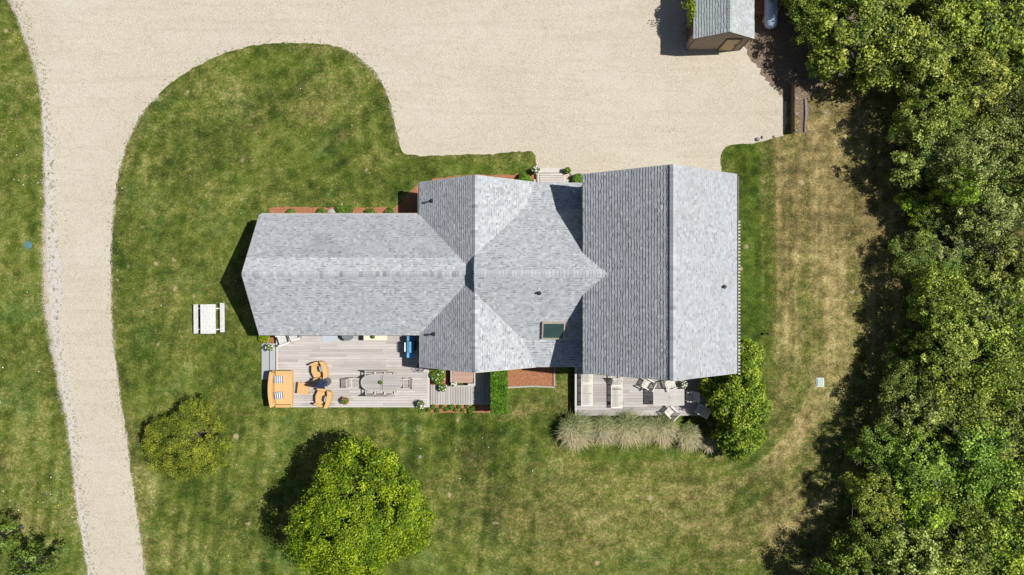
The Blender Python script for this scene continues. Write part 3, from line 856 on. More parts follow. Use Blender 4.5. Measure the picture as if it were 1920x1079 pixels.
mb = MB(); 
for q0, q1 in (((951, 727), (1000, 724.5)), ((1000, 724.5), (1041, 726.5)), ((1039.5, 726), (1039.5, 684))):
    A_ = P(*q0, .1); B_ = P(*q1, .1); mb.bar((A_.x, A_.y, .05), (B_.x, B_.y, .05), .11, .12)
mb.build('board', M['timber'], ck)
ck = thing('wood_edging', 'timber sleeper edging between the porch mulch and gravel', 'edging')
mb = MB(); A_ = P(1070, 327, .1); B_ = P(1130, 327, .1); mb.bar((A_.x, A_.y, .06), (B_.x, B_.y, .06), .14, .13); mb.build('board', M['timber'], ck)

# cellar hatch: raised wooden box
a = P(846, 724, .5); b = P(890, 690, .5)
ht = thing('cellar_hatch', 'brown board hatch in a pale timber box beside the boardwalk', 'hatch', ((a.x + b.x) / 2, (a.y + b.y) / 2 + .2, 0))
wx, wy = b.x - a.x, b.y - a.y + .4
mb = MB()
for s in (-1, 1): mb.box((s * wx / 2, 0, .28), (.08, wy, .56)); 
mb.box((0, -wy / 2, .28), (wx, .08, .56)); mb.box((wx * .34, -wy / 2 + .1, .30), (.4, .12, .5))
mb.build('frame', M['rim'], ht)
mb = MB(); 
for i in range(5): mb.box((0, -wy / 2 + .32 + i * .26, .42 + i * .04), (wx - .14, .25, .05), (.12, 0, 0))
mb.build('lid', m_wood('hatch_boards', (.34, .22, .17), (.52, .37, .30), 'X', (.40, .28, .22)), ht)

# ------------------------------------------------------------------ furniture
# slatted folding armchair; front faces -Y
def slat_chair(label, group):
    t = thing('slatted_chair', label, 'chair', (0, 0, 0), 0, group)
    mb = MB()
    for i in range(8): mb.box((-.235 + i * .067, -.02, .46), (.042, .48, .022))
    mb.build('seat', M['teak'], t)
    mb = MB()
    for i in range(8): mb.bar((-.225 + i * .064, .24, .50), (-.225 + i * .064, .42, .96), .034, .018)
    mb.bar((-.28, .43, .98), (.28, .43, .98), .05, .05); mb.bar((-.28, .24, .50), (.28, .24, .50), .04, .04)
    mb.build('backrest', M['teak'], t)
    for s in (-1, 1):
        m2 = MB(); m2.bar((s * .29, -.24, 0), (s * .29, -.24, .66), .045, .045); m2.build('leg', M['teak'], t)
        m2 = MB(); m2.bar((s * .29, .16, 0), (s * .29, .44, 1.0), .045, .045); m2.build('leg', M['teak'], t)
        m2 = MB(); m2.box((s * .30, .03, .68), (.07, .62, .028)); m2.build('armrest', M['teak'], t)
    for y in (-.25, .21): m2 = MB(); m2.box((0, y, .44), (.56, .03, .05)); m2.build('seat_rail', M['teak'], t)
    return t
g1 = 'slatted dining chairs'
ch0 = slat_chair('slatted armchair at the west end of the oval table', g1)
used = [False]
first_cream = []
def put_chair(px, py, z0, ang, label):
    r = put_chair0(px, py, z0, ang, label)
    if z0 == ZD2:
        for c in r.children:
            if not first_cream: pass
            key = c.data.name
            if key not in CREAM: CREAM[key] = c.data.copy(); CREAM[key].materials[0] = M['cream']
            c.data = CREAM[key]
    return r
CREAM = {}
def put_chair0(px, py, z0, ang, label):
    p = P(px, py, z0 + .45)
    if not used[0]:
        used[0] = True; ch0.location = (p.x, p.y, z0); ch0.rotation_euler = (0, 0, ang); ch0['label'] = label; return ch0
    return dup(ch0, (p.x, p.y, z0), ang, label)
# facing angles: rotation where local -Y is the front
put_chair(665.5, 718, ZD1, R(90), 'slatted armchair at the west end of the oval table')
put_chair(763.5, 719, ZD1, R(-90), 'slatted armchair at the east end of the oval table')
for x, w_ in ((695, 'west end'), (714, 'middle'), (732, 'east end')):
    put_chair(x, 706.5, ZD1, R(180) + R(180), f'slatted chair tucked under the oval table on the house side, {w_} of its row')
for x, w_ in ((696, 'west end'), (714, 'middle'), (733, 'east end')):
    put_chair(x, 730, ZD1, R(180), f'slatted chair tucked under the oval table on the lawn side, {w_} of its row')
put_chair(1213, 719.5, ZD2, R(-28 + 180) + R(-90) + R(180), 'empty slatted armchair turned askew at the upper left corner of the rectangular table')
put_chair(1258, 721, ZD2, R(-70) + R(180), 'slatted chair half under the eave above the rectangular table')
put_chair(1295, 744, ZD2, R(-90), 'shaded slatted chair at the bush end of the rectangular table')
put_chair(1257, 772, ZD2, R(-135) , 'slatted chair turned diagonally on the lawn side of the rectangular table')
put_chair(1314, 769, ZD2, R(-60) - R(60), 'slatted chair in deep shade at the bush corner of the deck')

# oval table
p = P(715.7, 718, ZD1 + .78)
ot = thing('oval_table', 'large oval slatted teak dining table ringed by eight chairs', 'table', (p.x, p.y, ZD1))
mb = MB(); LX, LY = 1.36, .585
n_s = 9
for i in range(n_s):
    y0 = -LY + .09 + i * (2 * LY - .18) / n_s; y1 = y0 + (2 * LY - .18) / n_s - .006; ym = (y0 + y1) / 2
    xr = (LX - .09) * (1 - abs(ym / (LY - .02)) ** 2.6) ** (1 / 2.6)
    for s in (-1, 1): mb.box((s * (xr / 2 + .03), ym, .77), (xr - .06, y1 - y0, .026))
ring = []
for k in range(48):
    t = 2 * math.pi * k / 48; c, s = math.cos(t), math.sin(t)
    ring.append((abs(c) ** (2 / 2.6) * math.copysign(1, c), abs(s) ** (2 / 2.6) * math.copysign(1, s)))
vs = []
for r in ring:
    vs += [(r[0] * LX, r[1] * LY, .79), (r[0] * (LX - .1), r[1] * (LY - .1), .79), (r[0] * LX, r[1] * LY, .75), (r[0] * (LX - .1), r[1] * (LY - .1), .75)]
for k in range(48):
    j = (k + 1) % 48; A4, B4 = k * 4, j * 4
    mb.add([vs[A4], vs[B4], vs[B4 + 1], vs[A4 + 1], vs[A4 + 2], vs[B4 + 2], vs[B4 + 3], vs[A4 + 3]], [(0, 1, 2, 3), (7, 6, 5, 4), (0, 4, 5, 1), (3, 2, 6, 7)], 0, .75)
mb.box((0, 0, .772), (.055, 2 * LY - .18, .03), (0, 0, 0), 0, 1)
mb.build('tabletop', M['teakt'], ot)
for sx in (-1, 1):
    for sy in (-1, 1): m2 = MB(); m2.box((sx * .85, sy * .33, .37), (.08, .08, .74)); m2.build('leg', M['teak'], ot)

# rectangular table
a = P(1225, 730, ZD2 + .78); b = P(1283, 760.5, ZD2 + .78)
rt = thing('rectangular_table', 'pale rectangular slatted table with umbrella hole on the deck by the bush', 'table', ((a.x + b.x) / 2, (a.y + b.y) / 2, ZD2))
lx, ly = (b.x - a.x) / 2, (a.y - b.y) / 2
mb = MB(); n_s = 11
for i in range(n_s):
    y0 = -ly + .06 + (i + .5) * (2 * ly - .12) / n_s
    for s in (-1, 1): mb.box((s * (lx / 2 - .005), y0, .775), (lx - .09, (2 * ly - .12) / n_s - .012, .026))
for s in (-1, 1): mb.box((s * (lx - .03), 0, .776), (.06, 2 * ly, .034)); mb.box((0, s * (ly - .03), .776), (2 * lx - .12, .06, .034))
mb.box((0, 0, .772), (.05, 2 * ly - .12, .024))
mb.build('tabletop', M['teakt'] if False else m_wood('pale_tabletop', (.44, .42, .40), (.60, .58, .56), 'X', (.48, .45, .43)), rt)
mb = MB(); mb.lathe([(.025, .793), (.025, .80)], 12, (.02, -.02, 0)); mb.build('umbrella_hole', M['black'], rt)
for sx in (-1, 1):
    for sy in (-1, 1): m2 = MB(); m2.box((sx * (lx - .06), sy * (ly - .06), .37), (.07, .07, .74)); m2.build('leg', M['teak'], rt)

# chaise lounges: head toward +Y
def chaise(label, flat=True):
    t = thing('chaise_lounge', label, 'chaise lounge', (0, 0, 0), 0, 'slatted chaise lounges')
    W2, L2 = .37, 1.08
    mb = MB()
    for s in (-1, 1): mb.box((s * (W2 - .025), 0, .36), (.05, 2 * L2, .06))
    for y in (-L2 + .03, L2 - .03): mb.box((0, y, .36), (2 * W2 - .1, .06, .05))
    mb.build('frame', M['cream'], t)
    secs = ((-L2 + .08, -.28), (-.22, .16), (.20, .38)) if not flat else ((-L2 + .08, -.28), (-.22, .22), (.28, .36))
    mb = MB()
    for (y0, y1) in secs:
        for i in range(11): mb.box((-.29 + i * .058, (y0 + y1) / 2, .395), (.034, y1 - y0, .018))
        mb.box((0, y0 - .02, .398), (.62, .045, .022)); mb.box((0, y1 + .02, .398), (.62, .045, .022)) 
    mb.build('seat', M['cream'], t)
    mb = MB(); y0, z0 = .44, .40; ang = R(4) if flat else R(42); L = .62
    e = (math.cos(ang), math.sin(ang))
    for i in range(11): mb.bar((-.29 + i * .058, y0, z0), (-.29 + i * .058, y0 + e[0] * L, z0 + e[1] * L), .034, .018, up=Vector((0, -e[1], e[0])))
    for q in (0, 1): mb.bar((-.34, y0 + e[0] * L * q, z0 + e[1] * L * q + .004), (.34, y0 + e[0] * L * q, z0 + e[1] * L * q + .004), .05, .03)
    mb.build('backrest', M['cream'], t)
    for sx in (-1, 1):
        for y in (-.85, .75): m2 = MB(); m2.box((sx * (W2 - .03), y, .165), (.05, .07, .33)); m2.build('leg', M['cream'], t)
    if not flat:
        for sx in (-1, 1):
            m2 = MB(); m2.lathe([(.11, -.02), (.11, .02)], 16); 
            m2 = MB(); m2.tube([(sx * .40, -.80, .12), (sx * .44, -.80, .12)], .12, 16); m2.build('wheel', M['darkm'], t)
    return t
c1 = chaise('flat slatted chaise lounge nearest the deck edge left of the other lounger', True)
p = P(1100.5, 731, ZD2 + .38); c1.location = (p.x, p.y, ZD2)
c2 = chaise('slatted chaise lounge with its backrest propped up in a shallow tilt', False)
p = P(1156.5, 735, ZD2 + .38); c2.location = (p.x, p.y, ZD2)

# adirondack chairs (front toward -Y)
def adirondack(label):
    t = thing('adirondack_chair', label, 'chair', (0, 0, 0), 0, 'white adirondack chairs')
    mb = MB()
    for i in range(7): mb.box((0, -.32 + i * .082, .40 - i * .018), (.52, .072, .02), (-.2, 0, 0))
    mb.build('seat', M['white'], t)
    mb = MB()
    for i in range(7):
        f = (i - 3) / 3; mb.bar((f * .20, .22, .28), (f * .29, .60, 1.0 - .10 * f * f), .066, .018)
    mb.bar((-.27, .44, .72), (.27, .44, .72), .05, .03)
    mb.build('backrest', M['white'], t)
    for s in (-1, 1):
        m2 = MB(); m2.box((s * .34, -.02, .60), (.13, .78, .022)); m2.build('armrest', M['white'], t)
        m2 = MB(); m2.bar((s * .30, -.36, 0), (s * .30, -.36, .59), .03, .09); m2.build('leg', M['white'], t)
        m2 = MB(); m2.bar((s * .27, -.38, .38), (s * .27, .50, .06), .03, .10); m2.bar((s * .31, .30, .05), (s * .31, .34, .59), .03, .06); m2.build('leg', M['white'], t)
    return t
ad = adirondack('white adirondack chair at the deck corner by the steps, turned to the southwest')
p = P(531, 640, ZD1 + .5); ad.location = (p.x, p.y + .12, ZD1); ad.rotation_euler = (0, 0, R(-72))
p = P(551, 634, ZD1 + .5); dup(ad, (p.x, p.y + .22, ZD1), R(-78), 'second white adirondack chair further from the steps, half hidden by the eave')

# wicker suite
def outline_sofa(): pass
so_ = thing('wicker_sofa', 'honey wicker sofa with a bowed back at the deck edge', 'sofa')
a = P(504.7, 764.6, ZD1 + .6); b = P(546.5, 696, ZD1 + .6)
so_.location = ((a.x + b.x) / 2, (a.y + b.y) / 2, ZD1)
hx, hy = (b.x - a.x) / 2, (b.y - a.y) / 2
def bow(inset, n=14):     # back edge (west, -x) bowed outward
    pts = []
    for i in range(n + 1):
        t = -1 + 2 * i / n
        pts.append((-hx + inset + .16 * t * t + (.04 if t > 0 else .0) * -t * t, t * (hy - (inset * .5))))
    return pts
mb = MB(); bp = bow(0)
mb.prism([(hx - .06, -hy), (hx, 0), (hx - .06, hy)][::1] + bp[::-1], .06, .40); mb.build('base', M['wicker'], so_, bevel=.015)
mb = MB(); bi = bow(.30)
mb.prism([(hx - .10, -hy + .2), (hx - .03, 0), (hx - .10, hy - .2)] + [(x, max(-hy + .2, min(hy - .2, y))) for x, y in bi[::-1]], .405, .50); mb.build('seat_cushion', M['wicker'], so_, bevel=.02)
mb = MB(); bo = bow(.0); bi = bow(.24)
mb.prism(bo + bi[::-1], .402, .92); mb.build('backrest', M['wicker'], so_, bevel=.03)
for s in (-1, 1):
    mb = MB(); mb.prism([(-hx + .42, s * hy), (-hx + .42, s * (hy - .19)), (hx - .08, s * (hy - .19)), (hx - .08, s * hy)][::s], .402, .66); mb.build('armrest', M['wicker'], so_, bevel=.03)

def pillow(px, py, z, rz, label, sx=.52, sy=.50, tilt=(0, .25), grp='striped pillows'):
    mb = MB(); n = 8; vs = []; fs = []
    for side in (1, -1):
        for i in range(n + 1):
            for j in range(n + 1):
                u, v = -1 + 2 * i / n, -1 + 2 * j / n
                h = .085 * ((1 - abs(u) ** 3) * (1 - abs(v) ** 3)) ** .6
                vs.append((u * sx / 2 * (1 - .05 * v * v), v * sy / 2 * (1 - .05 * u * u), side * h))
    m_ = (n + 1) ** 2
    for i in range(n):
        for j in range(n):
            q = [i * (n + 1) + j, (i + 1) * (n + 1) + j, (i + 1) * (n + 1) + j + 1, i * (n + 1) + j + 1]
            fs.append(q); fs.append([m_ + k for k in reversed(q)])
    mb.add(vs, fs); p = P(px, py, z)
    o = mb.build('striped_pillow', M['stripe'], None, True)
    o.location = p; o.rotation_euler = (tilt[0], tilt[1], rz)
    return tag(o, label, 'pillow', grp)
pillow(522.5, 712, ZD1 + .62, R(0), 'blue and white striped pillow at the north end of the wicker sofa', tilt=(0, .35))
pillow(523, 742, ZD1 + .62, R(8), 'blue and white striped pillow at the south end of the wicker sofa', tilt=(0, .35))

def armchair(label):
    t = thing('wicker_armchair', label, 'armchair', (0, 0, 0), 0, 'honey wicker armchairs')   # front -Y
    mb = MB(); mb.prism([(-.50, -.46), (0, -.54), (.50, -.46), (.53, .30), (-.53, .30)], .05, .36); mb.build('base', M['wicker'], t, bevel=.015)
    mb = MB(); mb.prism([(-.37, -.47), (0, -.55), (.37, -.47), (.39, .22), (-.39, .22)], .365, .47); mb.build('seat_cushion', M['wicker'], t, bevel=.02)
    mb = MB(); q = [(-.60, .22), (-.3, .30), (.3, .30), (.60, .22), (.56, .48), (.3, .58), (0, .61), (-.3, .58), (-.56, .48)]
    mb.prism([q[0], q[1], q[2], q[3], q[4], q[5], q[6], q[7], q[8]], .365, .88); mb.build('backrest', M['wicker'], t, bevel=.03)
    for s in (-1, 1):
        mb = MB(); pts = [(s * .44, -.50), (s * .56, -.52), (s * .62, -.1), (s * .62, .20), (s * .46, .20), (s * .44, -.1)]
        mb.prism(pts[::s], .50, .62); mb.build('armrest', M['wicker'], t, bevel=.02)
        mb = MB(); mb.box((s * .50, -.42, .25), (.07, .07, .5)); mb.build('leg', M['wdark'], t)
    return t
ac = armchair('honey wicker armchair on the house side of the closed umbrella')
p = P(597.5, 695.5, ZD1 + .6); ac.location = (p.x, p.y, ZD1); ac.rotation_euler = (0, 0, R(-90 + 13)); ac.scale = (.98, .98, 1)
p = P(605, 747, ZD1 + .6); dup(ac, (p.x, p.y, ZD1), R(-90 - 12), 'honey wicker armchair on the lawn side of the closed umbrella')
pillow(600, 692.5, ZD1 + .74, R(14), 'striped pillow standing in the armchair on the house side', .42, .42, (0, -1.0))
pillow(609, 748, ZD1 + .74, R(-12), 'striped pillow standing in the armchair on the lawn side', .42, .42, (0, -1.0))

p = P(568.5, 729, ZD1 + .42)
ctb = thing('coffee_table', 'square honey wicker coffee table between sofa and umbrella', 'coffee table', (p.x, p.y, ZD1), R(-7))
mb = MB(); mb.box((0, 0, .40), (.76, .76, .04)); mb.build('tabletop', M['wicker'], ctb, bevel=.008)
mb = MB(); mb.box((0, 0, .35), (.68, .68, .06)); mb.build('apron', M['wicker'], ctb)
for sx in (-1, 1):
    for sy in (-1, 1): mb = MB(); mb.box((sx * .32, sy * .32, .16), (.05, .05, .32)); mb.build('leg', M['wdark'], ctb)

# closed umbrella
p = P(614, 715.5, ZD1)
um = thing('patio_umbrella', 'closed navy patio umbrella standing on a round grey base', 'umbrella', (p.x, p.y, ZD1))
mb = MB(); mb.lathe([(.26, 0), (.26, .05), (.10, .08), (.05, .10), (.05, .3)], 28); mb.build('base', basic('umbrella_base', (.12, .115, .12), .7), um)
mb = MB(); mb.tube([(0, 0, .1), (0, 0, 2.5)], .025, 10); mb.build('pole', M['steel'], um)
mb = MB(); nk = 8; vs = []; fs = []; prof = [(.05, 2.48), (.10, 2.3), (.17, 1.9), (.25, 1.4), (.33, 1.0), (.30, .95)]
for (r, z) in prof:
    for k in range(nk * 2):
        t = math.pi * k / nk; rr = r * (1.15 if k % 2 == 0 else .55); vs.append((rr * math.cos(t + z * .25), rr * math.sin(t + z * .25), z))
for i in range(len(prof) - 1):
    for k in range(nk * 2): mb.add([vs[i * 16 + k], vs[i * 16 + (k + 1) % 16], vs[(i + 1) * 16 + (k + 1) % 16], vs[(i + 1) * 16 + k]], [(0, 1, 2, 3)], 0, (k % 4) / 3)
mb.lathe([(.05, 2.46), (.03, 2.54), (.012, 2.58)], 10)
mb.build('canopy', M['navy'], um)

# grill in the shade by the wall
a = P(757, 631, ZD1 + 1); b = P(780, 671, ZD1 + 1)
gr = thing('gas_grill', 'covered gas grill, tinted shade-blue, in the shade against the house', 'grill', ((a.x + b.x) / 2, (a.y + b.y) / 2, ZD1))
mb = MB(); mb.box((.03, 0, .45), (.50, .62, .9)); mb.build('cabinet', M['darkm'], gr, bevel=.02)
mb = MB(); pr = [(-.27, .9), (-.27, 1.02), (-.18, 1.16), (0, 1.22), (.2, 1.16), (.30, 1.0), (.30, .9)]
vs = [(x, y, z) for y in (-.36, .36) for x, z in pr]; n = len(pr)
mb.add(vs, [tuple(range(n - 1, -1, -1)), tuple(range(n, 2 * n))] + [(i, (i + 1) % n, n + (i + 1) % n, n + i) for i in range(n)]); mb.build('lid', M['grillm'], gr, bevel=.02)
for s in (-1, 1): mb = MB(); mb.box((.04, s * .54, .92), (.5, .33, .05)); mb.build('side_shelf', M['grillm'], gr, bevel=.01)
mb = MB(); mb.tube([(-.32, -.3, 1.02), (-.32, .3, 1.02)], .025, 8); mb.build('handle', M['steel'], gr)

# wire hoop table (iron bistro stand) at the deck corner
p = P(788, 690.5, ZD1 + .5)
hp = thing('wire_stand', 'round dark wire plant stand at the deck corner below the roof corner', 'stand', (p.x, p.y, ZD1))
mb = MB()
for r, z in ((.27, .62), (.19, .35), (.24, .02)):
    mb.tube([(r * math.cos(t), r * math.sin(t), z) for t in [2 * math.pi * k / 24 for k in range(25)]], .012, 6, cap=False)
for k in range(-2, 3):
    h_ = math.sqrt(max(0, .27 ** 2 - (k * .09) ** 2)); mb.tube([(k * .09, -h_, .62), (k * .09, h_, .62)], .007, 5)
mb.build('top', M['darkm'], hp)
for k in range(3):
    t = 2 * math.pi * k / 3; mb = MB(); mb.tube([(.26 * math.cos(t), .26 * math.sin(t), .62), (.19 * math.cos(t), .19 * math.sin(t), .33), (.25 * math.cos(t), .25 * math.sin(t), 0)], .011, 6); mb.build('leg', M['darkm'], hp)

# things along the wall under the eave
a = P(603, 635, ZD1)
o = MB(); o.box((0, 0, .01), (1.05, .75, .02)); o = o.build('door_mat', M['mat_']); o.location = (P(619, 632, ZD1).x, P(0, 630, ZD1).y, ZD1); tag(o, 'grey blue door mat on the deck half under the eave', 'mat')
p = P(651.5, 627.5, ZD1 + .7)
t = thing('round_table', 'round slate grey side table half hidden below the eave', 'table', (p.x, p.y, ZD1))
mb = MB(); mb.lathe([(.40, .66), (.41, .68), (.40, .70), (.37, .70), (.36, .69)], 32); mb.build('tabletop', basic('slate_top', (.20, .23, .25), .5), t)
for k in range(4):
    q = math.pi / 4 + math.pi * k / 2; mb = MB(); mb.tube([(.1 * math.cos(q), .1 * math.sin(q), .66), (.3 * math.cos(q), .3 * math.sin(q), 0)], .02, 8); mb.build('leg', M['darkm'], t)
a = P(682, 638.6, ZD1 + .8)
t = thing('console_table', 'long cream painted console table against the wall under the eave', 'table', (a.x + .75, a.y + .30, ZD1))
mb = MB(); mb.box((0, 0, .78), (1.52, .60, .04)); mb.build('tabletop', basic('cream_paint', (.80, .74, .60), .6, .08), t, bevel=.006)
mb = MB(); mb.box((0, 0, .40), (1.40, .5, .7)); mb.build('cabinet', M['white'], t)

# ------------------------------------------------------------------ plants
def leafball(center, radii, n, size, rng, up=.5, shell=.55, lump=0, seedl=0):
    """leaf centres through an ellipsoid, denser toward its surface"""
    d = unit(rng.randn(n, 3)); d[:, 2] = np.where(d[:, 2] < -.35, -d[:, 2], d[:, 2])
    r = shell + (1 - shell) * rng.rand(n) ** .6
    if lump:
        ld = unit(np.random.RandomState(seedl).randn(9, 3)); m = np.zeros(n)
        for q in ld: m = np.maximum(m, np.clip(d @ q, 0, 1) ** 5)
        r = r * (1 - lump + lump * m * 1.35)
    c = d * r[:, None] * np.array(radii) + np.array(center)
    nrm = unit(d * .8 + rng.randn(n, 3) * .75 + [0, 0, up])
    return c, nrm
def leaves(c, nrm, size, rng, asp=.6):
    n = len(c); t = unit(np.cross(nrm, rng.randn(n, 3))); b = np.cross(nrm, t)
    s = size * (.7 + .6 * rng.rand(n))[:, None]
    return quads_from(c, t * s, b * s * asp / .55)
def plant_mesh(name, specs, mat, parent, seed, size, asp=.6):
    rng = np.random.RandomState(seed); V = []; F = []; va = []; b = 0
    for sp in specs:
        c, nr = leafball(sp[0], sp[1], sp[2], size, rng, .5, sp[3] if len(sp) > 3 else .45)
        v, f = leaves(c, nr, size, rng, asp); V.append(v); F.append(f + b); b += len(v); va.append(np.clip(rng.rand(len(f)) * .8 + .1, 0, 1))
    return np_obj(name, np.concatenate(V), np.concatenate(F), np.concatenate(va), mat, parent)

def potted(px, py, z0, label, r=.2, hp_=.34, fol=.24, flower=None, seed=0, potm='pot', ph=None, grp='potted plants'):
    p = P(px, py, z0 + (hp_ + .15))
    t = thing('potted_plant', label, 'potted plant', (p.x, p.y, z0), 0, grp)
    mb = MB(); mb.lathe([(r * .72, 0), (r * .95, hp_ * .9), (r, hp_ * .92), (r, hp_), (r * .85, hp_), (r * .8, hp_ - .05)], 18); mb.build('pot', M[potm], t)
    plant_mesh('foliage', [((0, 0, hp_ + fol * .4), (fol, fol, fol * .8), 260, .35)], M['leaf_plant'], t, seed, .045)
    if flower:
        rng = np.random.RandomState(seed + 5); c, nr = leafball((0, 0, hp_ + fol * .45), (fol * 1.02, fol * 1.02, fol * .85), 22, .05, rng, 1, .97)
        v, f = leaves(c, unit(nr + [0, 0, 1]), .036, rng, 1.0); np_obj('flowers', v, f, rng.rand(len(f)), M[flower], t)
    return t
potted(647, 752.5, ZD1, 'potted pink and white flowers on the lawn edge of the wicker deck', .22, .35, .26, 'flp', 1)
potted(789, 758.5, ZD1, 'potted white flowers at the deck corner beside the boardwalk', .22, .35, .28, 'flw', 2)
potted(505.5, 652, .30, 'potted white flowers on the grey steps', .2, .4, .27, 'flw', 3)
potted(1005.5, 319, .16, 'potted white flowers at the left side of the front step', .2, .35, .26, 'flw', 4)
potted(1064.5, 319.5, .16, 'dark round pot of greens at the right side of the front step', .22, .35, .22, None, 5, 'potd')
potted(713.5, 718, ZD1 + .79, 'small green plant in the centre of the oval table', .08, .10, .11, None, 6)
potted(699, 632, ZD1 + .80, 'small green plant on the cream console table', .08, .10, .12, None, 7)
potted(1283, 722, ZD2, 'potted twiggy plant between the eave and the bush', .16, .3, .24, 'flw', 8, 'potd')

def shrub(px, py, r, hgt, label, mat, n=900, size=.06, seed=0, name='shrub', cat='shrub', grp=None, flw=0, squash=.8):
    p = P(px, py, hgt * .5)
    t = thing(name, label, cat, (p.x, p.y, .012), rnd(0, 6), grp)
    rng = np.random.RandomState(seed); sp = [((0, 0, hgt * .5), (r, r * squash, hgt * .5), n, .4)]
    for k in range(3): q = rng.rand() * 6.3; sp.append(((r * .5 * math.cos(q), r * .5 * math.sin(q), hgt * .55), (r * .55, r * .55, hgt * .4), n // 4, .4))
    plant_mesh('foliage', sp, M[mat], t, seed, size)
    mb = MB()
    for k in range(5): q = rng.rand() * 6.3; mb.tube([(0, 0, 0), (r * .4 * math.cos(q), r * .4 * math.sin(q), hgt * .6)], [.025, .008], 5)
    mb.build('stems', M['bark'], t)
    if flw:
        c, nr = leafball((0, 0, hgt * .5), (r * 1.05, r * squash * 1.05, hgt * .52), flw, .05, rng, 1, .95)
        v, f = leaves(c, unit(nr + [0, 0, 1.5]), .038, rng, 1.0); np_obj('flowers', v, f, rng.rand(len(f)), M['flw'], t)
    return t
gb = 'low plants in the mulch bed north of the house'
for i, (x, r, nm) in enumerate(((545, .32, 'westmost'), (603, .34, 'second from the west'), (694, .36, 'just right of the broad clump'), (732, .36, 'closest to the shaded corner'))):
    shrub(x, 399, r, .4, f'low green plant in the long mulch bed, {nm}', 'leaf_plant', 420, .055, 20 + i, 'bed_plant', 'plant', gb)
shrub(648, 396.5, .68, .5, 'broad bright green clump beside the rock in the long mulch bed', 'leaf_plant', 1200, .055, 30, 'bed_plant', 'plant', gb, 0, .5)
mb = MB(); mb.lathe([(.30, 0), (.33, .1), (.24, .22), (.08, .27)], 9); o = mb.build('rock', M['rock'], None, True); p = P(622, 398); o.location = (p.x, p.y, 0); o.scale = (1.1, .7, 1); tag(o, 'grey boulder in the long mulch bed beside the broad clump', 'rock')
shrub(983, 337, .45, .7, 'rounded green bush left of the front porch', 'leaf_hedge', 900, .05, 31, flw=0)
shrub(1083, 339, .48, .7, 'rounded green bush right of the front porch against the garage wing', 'leaf_hedge', 900, .05, 32)
shrub(495, 633, .42, .5, 'yellow green shrub in the mulch corner by the grey steps', 'leaf_lime', 700, .05, 33)
shrub(822, 705, .55, .9, 'leafy bright plant with white flowers in the square between deck and hatch', 'leaf_plant', 1100, .065, 34, 'flowering_plant', 'plant', None, 16)
shrub(829, 728, .28, .7, 'small flowering plant leaning over the boardwalk boards', 'leaf_plant', 300, .06, 35, 'flowering_plant', 'plant', None, 16)
shrub(811, 694, .22, .6, 'reddish foliage plant at the deck corner beside the wire stand', 'leaf_shrub', 260, .05, 36, 'bed_plant', 'plant')
shrub(851, 719, .2, .75, 'white flowering plant on the corner of the hatch box', 'leaf_plant', 160, .05, 37, 'flowering_plant', 'plant', None, 40)
src = None
spots = [(804.5, 769), (812, 763), (820, 770), (829, 763), (837, 768), (847, 763), (855, 769), (861, 763), (868, 770), (876, 763), (882, 771), (889, 766)]
for i, (x, y) in enumerate(spots):
    lab = 'tiny dark green plant in the mulch strip below the boardwalk'
    if src is None: src = shrub(x, y, .17, .22, lab, 'leaf_plant', 130, .045, 40, 'bed_plant', 'plant', 'tiny plants in the mulch strip')
    else: p = P(x, y, .1); dup(src, (p.x, p.y, .012), rnd(0, 6), None, None, (rnd(.8, 1.3),) * 3)

# clipped hedge
a = P(920, 776, 1.9); b = P(951, 690, 1.9)
hd = thing('hedge', 'tall clipped bright green hedge between boardwalk and mulch square', 'hedge', ((a.x + b.x) / 2, (a.y + b.y) / 2, 0))
hw, hl, hh = (b.x - a.x) / 2, (b.y - a.y) / 2, 1.95
rng = np.random.RandomState(5); n = 15000
c = (rng.rand(n, 3) * 2 - 1); ax = rng.choice(5, n, p=[.18, .18, .07, .07, .5])
for k, (i, s) in enumerate(((0, 1), (0, -1), (1, 1), (1, -1), (2, 1))):
    mk = ax == k; c[mk, i] = s * (1 - np.abs(rng.randn(mk.sum())) * .09)
c = c * [hw, hl, hh / 2] + [0, 0, hh / 2]; c += (fbm(c[:, 0] * 3 + c[:, 2], c[:, 1] * 3, 2, 4)[:, None] - .5) * .14
c = c[c[:, 2] > .05]; n = len(c)
v, f = leaves(c, unit(rng.randn(n, 3) + [0, 0, .7]), .055, rng); np_obj('foliage', v, f, rng.rand(n) ** 1.1, M['leaf_hedge'], hd)
mb = MB()
for k in range(6): 
    y = -hl + .25 + k * (2 * hl - .5) / 5; mb.tube([(0, y, 0), (.03, y, 1.0), (0, y + .04, 1.6)], [.04, .03, .01], 6)
mb.build('trunk', M['bark'], hd)

